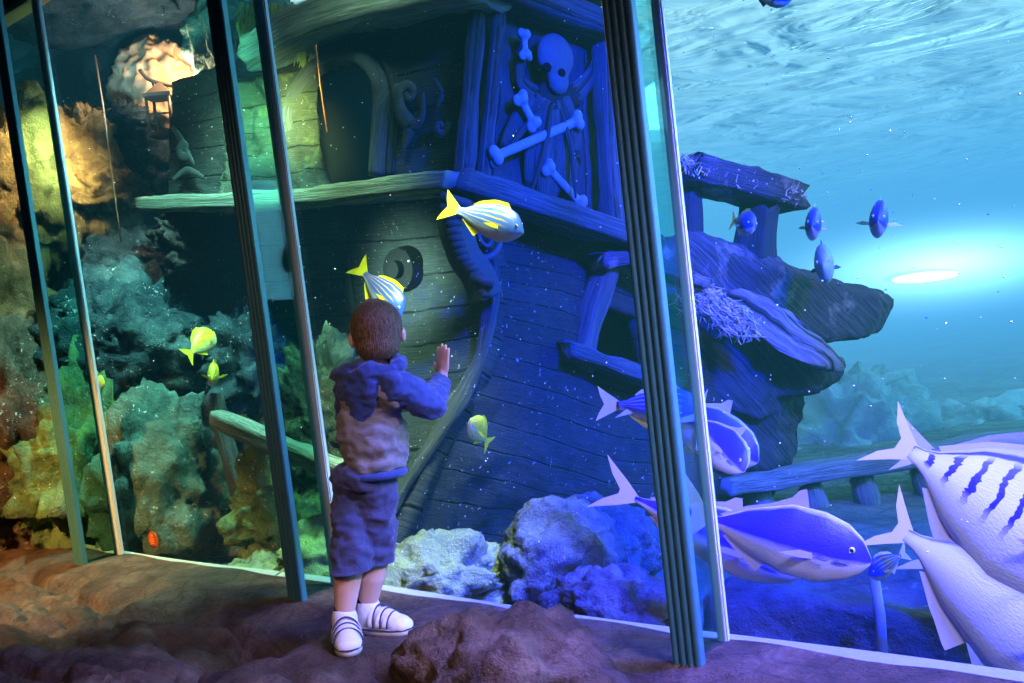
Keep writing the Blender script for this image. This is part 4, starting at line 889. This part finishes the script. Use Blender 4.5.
# socks and shoes
def shoe(c, ank, d, ln=.150):
    before = set(bpy.data.objects); shoe_(c, ank, d, ln); h = V((ank.x, ank.y, c.z))
    for o in set(bpy.data.objects) - before:
        if o.name.startswith('sock'): continue
        for v in o.data.vertices: v.co = h + (v.co - h) * 1.22
def shoe_(c, ank, d, ln=.150):
    d = V((d.x, d.y, 0)).normalized(); x = d.cross(Z); R_ = Matrix((x, d, Z)).transposed()
    bm = bmesh.new(); cap(bm, ank + Z * .02, .030, ank - Z * .03, .032); child('sock', bm, .005, SOCK)
    heel = V((ank.x, ank.y, 0)); zf = c.z
    out = []
    for k in range(28):
        a = 2 * math.pi * k / 28; yy = math.sin(a); w_ = .031 + .005 * (yy > 0) * yy; out.append((w_ * math.cos(a), .044 + (ln / 2) * (abs(yy) ** .8 * (1 if yy > 0 else -1))))
    bm = bmesh.new(); lo = [bm.verts.new(heel + x * a + d * b + Z * (zf + .000)) for a, b in out]; hi = [bm.verts.new(heel + x * a * 1.03 + d * (.044 + (b - .044) * 1.02) + Z * (zf + .018)) for a, b in out]
    for k in range(28): bm.faces.new((lo[k], lo[(k + 1) % 28], hi[(k + 1) % 28], hi[k]))
    bm.faces.new(lo[::-1]); bm.faces.new(hi); bmesh.ops.recalc_face_normals(bm, faces=bm.faces[:])
    bmu = bmesh.new(); B = heel + Z * (zf + .020)
    ell(bmu, B + d * (-.008) + Z * .014, (.029, .034, .036), R_); ell(bmu, B + d * .044 + Z * .010, (.030, .052, .030), R_); ell(bmu, B + d * .084 + Z * .002, (.032, .034, .024), R_); cap(bmu, B + Z * .02, .031, B + Z * .040 + d * .002, .031)
    up_ = child('shoe', bmu, .0045, WHITE, smooth=4)
    so = from_bm('sole', bm, SOLE, up_)
    pl = [heel + x * a * 1.05 + d * (.044 + (b - .044) * 1.03) + Z * (zf + .015) for a, b in out]; bm = bmesh.new(); add_tube(bm, pl + [pl[0]], .0022, seg=6, cap=False); from_bm('stripe', bm, DKT, up_)
    for k, (yy, hh_) in enumerate(((.026, .046), (.046, .038), (.066, .031))):
        q = [B + d * yy + x * (.034 * math.cos(a)) + Z * ((hh_) * math.sin(a) * 1.02 + .001) for a in [math.pi * j / 12 for j in range(13)]]
        bm = bmesh.new(); add_tube(bm, q, .007, seg=8, flat=.35, up=d); from_bm('strap', bm, SOLE, up_)
        q = [p_ + d * .0085 for p_ in q]; bm = bmesh.new(); add_tube(bm, q, .0022, seg=6); from_bm('strap_edge', bm, DKT, up_)
    bm = bmesh.new(); ell(bm, B + d * .100 + Z * .000, (.028, .020, .018), R_); from_bm('toe_cap', bm, SOLE, up_)
an_l.z = max(an_l.z, .06)
fd = GZ(352, 654) - GZ(346, 626); fd.z = 0
fz_ = .0
shoe(V((0, 0, -.002)), an_l, fd * 1.0)
f2 = GZ(370, 631); e2 = GZ(418, 634); shoe(V((0, 0, -.002)), an_r, e2 - f2)
# ------------------------------------------------------------------ water
WZ = 3.05
t = NT('water_surface')
geo = t.n('ShaderNodeNewGeometry').outputs['Position']
mp = t.n('ShaderNodeMapping', {'Vector': geo, 'Scale': (.7, 1.0, 1), 'Rotation': (0, 0, .5)}).outputs[0]
h1 = nz(t, mp, .55, 2, .5, 1.5); h2 = nz(t, mp, 1.9, 3, .5, 1.2)
hh_ = math_(t, 'ADD', h1, math_(t, 'MULTIPLY', h2, .22))
bp = t.n('ShaderNodeBump', {'Strength': 1.0, 'Distance': 1.0, 'Height': hh_})
gl = t.n('ShaderNodeBsdfGlossy', {'Color': (.82, .95, 1, 1), 'Roughness': .06, 'Normal': bp.outputs[0]})
rf = t.n('ShaderNodeBsdfTranslucent', {'Color': (.66, .86, .88, 1), 'Normal': bp.outputs[0]})
WSURF = t.surf(t.n('ShaderNodeMixShader', {0: .5, 1: gl.outputs[0], 2: rf.outputs[0]}).outputs[0])
bm = bmesh.new(); gr = []
for j in range(121):
    row = []
    for i in range(141):
        p = S(-7 - 16 * j / 120 + (24 + 34 * j / 120) * i / 140, .04 + 45 * (j / 120) ** 1.6, WZ); q = V((p.x * .8, p.y * .8, 0)); p.z += fb(q * .9, 3) * .05; row.append(bm.verts.new(p))
    gr.append(row)
for j in range(120):
    for i in range(140): bm.faces.new((gr[j][i], gr[j + 1][i], gr[j + 1][i + 1], gr[j][i + 1]))
tag(from_bm('water_surface', bm, WSURF), 'rippling underside of the water surface above the wreck', 'water', kind='stuff')
def volume(name, label, s0, s1, n0, n1, z0, z1, absorb, ad, emit, es):
    t = NT(name); a = t.n('ShaderNodeVolumeAbsorption', {'Color': c4(absorb), 'Density': ad}); e_ = t.n('ShaderNodeEmission', {'Color': c4(emit), 'Strength': es})
    t.l(t.n('ShaderNodeAddShader', {0: a.outputs[0], 1: e_.outputs[0]}).outputs[0], t.out.inputs['Volume'])
    bm = bmesh.new(); slab(bm, S(s0, n0, z0), T * (s1 - s0), N * (n1 - n0), Z * (z1 - z0)); bmesh.ops.recalc_face_normals(bm, faces=bm.faces[:])
    return tag(from_bm(name, bm, t.m, None, False), label, 'water', kind='stuff')
volume('tank_water', 'clear blue-green water filling the whole tank', -9, 16, .06, 30, -.9, 3.15, (.25, .62, .85), .09, (.03, .20, .27), .055)  # even emission in the volume stands in for light scattered by the water
def hazebox(x0, x1, y0, y1, col, dens, emit, es):
    t = NT('hazy_water'); a = t.n('ShaderNodeVolumeAbsorption', {'Color': c4(col), 'Density': dens}); e_ = t.n('ShaderNodeEmission', {'Color': c4(emit), 'Strength': es})
    t.l(t.n('ShaderNodeAddShader', {0: a.outputs[0], 1: e_.outputs[0]}).outputs[0], t.out.inputs['Volume'])
    bm = bmesh.new(); slab(bm, V((x0, y0, -.88)), V((x1 - x0, 0, 0)), V((0, y1 - y0, 0)), V((0, 0, 4.0))); bmesh.ops.recalc_face_normals(bm, faces=bm.faces[:])
    tag(from_bm('hazy_water', bm, t.m, None, False), 'bright hazy blue water right of and beyond the wreck', 'water', kind='stuff')
hazebox(.6, 34, 6.6, 50, (.2, .2, .2), .15, (.18, .57, .95), .108)  # depth haze imitated by a glowing, absorbing box without any scattering
# small bubbles and drifting specks
bm = bmesh.new()
for k in range(420):
    x, y = random.uniform(60, 1024), random.uniform(0, 600); n_ = random.uniform(.1, 1.0)
    p = W(x, y, n_)
    if p.z < 0 or p.z > 2.9: continue
    ell(bm, p, (random.uniform(.0012, .0032),) * 3, sub=1)
tag(from_bm('drifting_specks', bm, plain('speck', (.9, .95, .95), .4)), 'tiny pale particles drifting in the tank water', 'particles', kind='stuff')
# lamp glow on the surface at the far waterline, built as an emissive shape
lp = P(925, 277, 9.5); e = empty('waterline_glow', lp, 'blazing white lamp glow at the far waterline beyond the broken deck', 'lamp')
bm = bmesh.new(); ell(bm, lp, (.30, .10, .045), Matrix.Rotation(-.2, 3, 'Z'), 3); from_bm('lens', bm, plain('lamp_glow', (1, 1, 1), .3, emit=(.75, .95, 1), es=9), e)
bm = bmesh.new(); ell(bm, lp + V((0, .14, .02)), (.33, .12, .06), Matrix.Rotation(-.2, 3, 'Z'), 3); from_bm('glow_back', bm, METAL, e)
t = NT('lamp_halo'); oc = t.n('ShaderNodeTexCoord').outputs['Object']
g_ = t.n('ShaderNodeTexGradient', {'Vector': t.n('ShaderNodeMapping', {'Vector': oc, 'Scale': (1, 1, 1)}).outputs[0]}, gradient_type='SPHERICAL').outputs['Fac']
es_ = math_(t, 'MULTIPLY', math_(t, 'POWER', g_, 5.0), 6.0)
t.l(t.n('ShaderNodeEmission', {'Color': (.45, .85, 1, 1), 'Strength': es_}).outputs[0], t.out.inputs['Volume'])
bm = bmesh.new(); bmesh.ops.create_icosphere(bm, subdivisions=3, radius=1); o = from_bm('lamp_haze', bm, t.m, None, False); o.location = lp + V((.1, -.2, .1)); o.scale = (3.0, 2.2, .85)
tag(o, 'soft glow of lit water around the far lamp', 'haze', kind='stuff')
# ------------------------------------------------------------------ light
def spot(name, loc, tgt, col, e, size=60, blend=.6, rad=.15):
    l = bpy.data.lights.new(name, 'SPOT'); l.color = col; l.energy = e; l.spot_size = math.radians(size); l.spot_blend = blend; l.shadow_soft_size = rad
    o = bpy.data.objects.new(name, l); COL.objects.link(o); o.location = loc; o.rotation_euler = (tgt - loc).to_track_quat('-Z', 'Y').to_euler(); return o
def area(name, loc, tgt, col, e, sx, sy=None):
    l = bpy.data.lights.new(name, 'AREA'); l.color = col; l.energy = e; l.shape = 'RECTANGLE'; l.size = sx; l.size_y = sy or sx
    o = bpy.data.objects.new(name, l); COL.objects.link(o); o.location = loc; o.rotation_euler = (tgt - loc).to_track_quat('-Z', 'Y').to_euler(); return o
def pt(name, loc, col, e, r=.2):
    l = bpy.data.lights.new(name, 'POINT'); l.color = col; l.energy = e; l.shadow_soft_size = r; o = bpy.data.objects.new(name, l); COL.objects.link(o); o.location = loc; return o
BL = (0, .012, 1)
spot('blue_flood', S(1.9, .5, 2.85), P(625, 235, 4.9), BL, 6200, 38)
spot('blue_low', S(1.2, .5, 2.6), P(605, 590, 3.7), BL, 3600, 26)
spot('blue_right', S(1.7, .2, 2.9), P(880, 600, 3.4), BL, 5000, 56)
spot('blue_wide', S(1.9, .5, 2.85), P(740, 380, 5.4), BL, 1500, 50)
spot('violet_deck', S(2.6, 1.2, 2.9), P(780, 270, 5.6), (.95, .65, .85), 520, 44)
spot('white_fish', P(900, -60, 2.2), P(1010, 500, 2.6), (.80, .78, 1), 46, 42)
spot('cyan_side', S(.6, .4, 2.85), P(560, 330, 4.5), (.12, .7, .75), 105, 66)
spot('green_flood', S(-1.9, .35, 2.0), P(282, 120, 4.9), (.85, 1, .30), 700, 28, .8)
spot('eave_light', S(-1.3, .5, 2.9), P(380, 20, 4.6), (.6, 1, .75), 90, 40, .8)
spot('stern_fill', S(-2.1, .2, 1.2), P(395, 285, 4.7), (.62, 1, .82), 300, 40, .9)
spot('green_low', S(-.9, .3, 1.6), P(415, 460, 4.1), (.78, 1, .58), 260, 52, .9)
spot('green_base', S(-.3, .3, 2.6), P(425, 570, 3.8), (.90, 1, .45), 900, 28, .9)
spot('teal_left', S(-2.6, .4, 2.85), P(160, 430, 5.0), (.36, 1, .82), 600, 70)
spot('teal_high', S(-2.4, .4, 1.4), P(255, 60, 5.6), (.3, 1, .75), 170, 36)
spot('teal_mid', S(-1.7, .3, 2.85), P(280, 500, 4.7), (.55, 1, .5), 300, 50)
pt('cave_lamp', P(186, 66, 5.7), (1, .62, .34), 48, .05)
spot('cave_teal', S(-3.4, .4, 2.0), P(120, 20, 6.0), (.35, .8, 1), 120, 46)
spot('ochre_lamp', S(-3.6, .3, 2.2), P(40, 190, 5.6), (1, .72, .30), 330, 50)
area('far_light', S(9.0, 9.0, 2.95), S(6, 8, 0), (.45, .9, 1), 2200, 5, 5)
area('far_light_left', S(3.0, 9.0, 2.95), S(3, 9, 0), (.35, .9, .9), 900, 5, 5)
l = bpy.data.lights.new('ripple_sun', 'SUN'); l.energy = 9.0; l.color = (.85, 1, .95); l.angle = .05  # unseen sun lamp added above the tank to bring out the ripples
o = bpy.data.objects.new('ripple_sun', l); COL.objects.link(o); o.rotation_euler = (-(S(-1.5, -3, 0) - S(0, 0, 0)) + Z * -0).to_track_quat('Z', 'Y').to_euler()
dsun = (S(-1.2, -3, -1.5) - S(0, 0, 0)).normalized(); o.rotation_euler = dsun.to_track_quat('-Z', 'Y').to_euler()
spot('room_warm', V((-3.2, 1.6, 2.4)), GZ(30, 570), (1, .45, .12), 1700, 34, .8)
spot('room_back', V((-1.9, .2, 2.3)), P(330, 520, 2.9), (1, .58, .36), 110, 50, .9, .3)
spot('room_fill', V((.1, -.4, 2.5)), GZ(420, 650), (.95, .62, .60), 150, 62, .9, .4)
spot('tank_spill', S(1.0, .4, 2.2), P(460, 600, 2.7), (.14, .14, 1), 900, 46, .9)
spot('tank_spill', S(2.0, .4, 2.3), GZ(800, 680), (.25, .2, 1), 900, 50, .9)
spot('room_purple', S(2.2, -.9, 2.4), GZ(820, 680), (.50, .44, 1), 1300, 60, .9, .3)
w = bpy.data.worlds.new('world'); sc.world = w; w.use_nodes = True
w.node_tree.nodes['Background'].inputs[0].default_value = (.02, .05, .09, 1); w.node_tree.nodes['Background'].inputs[1].default_value = .25
sc.view_settings.view_transform = 'Standard'; sc.view_settings.look = 'None'
sc.cycles.use_denoising = True; sc.cycles.max_bounces = 6; sc.cycles.transparent_max_bounces = 24; sc.cycles.sample_clamp_indirect = 4
sc.cycles.caustics_reflective = False; sc.cycles.caustics_refractive = False
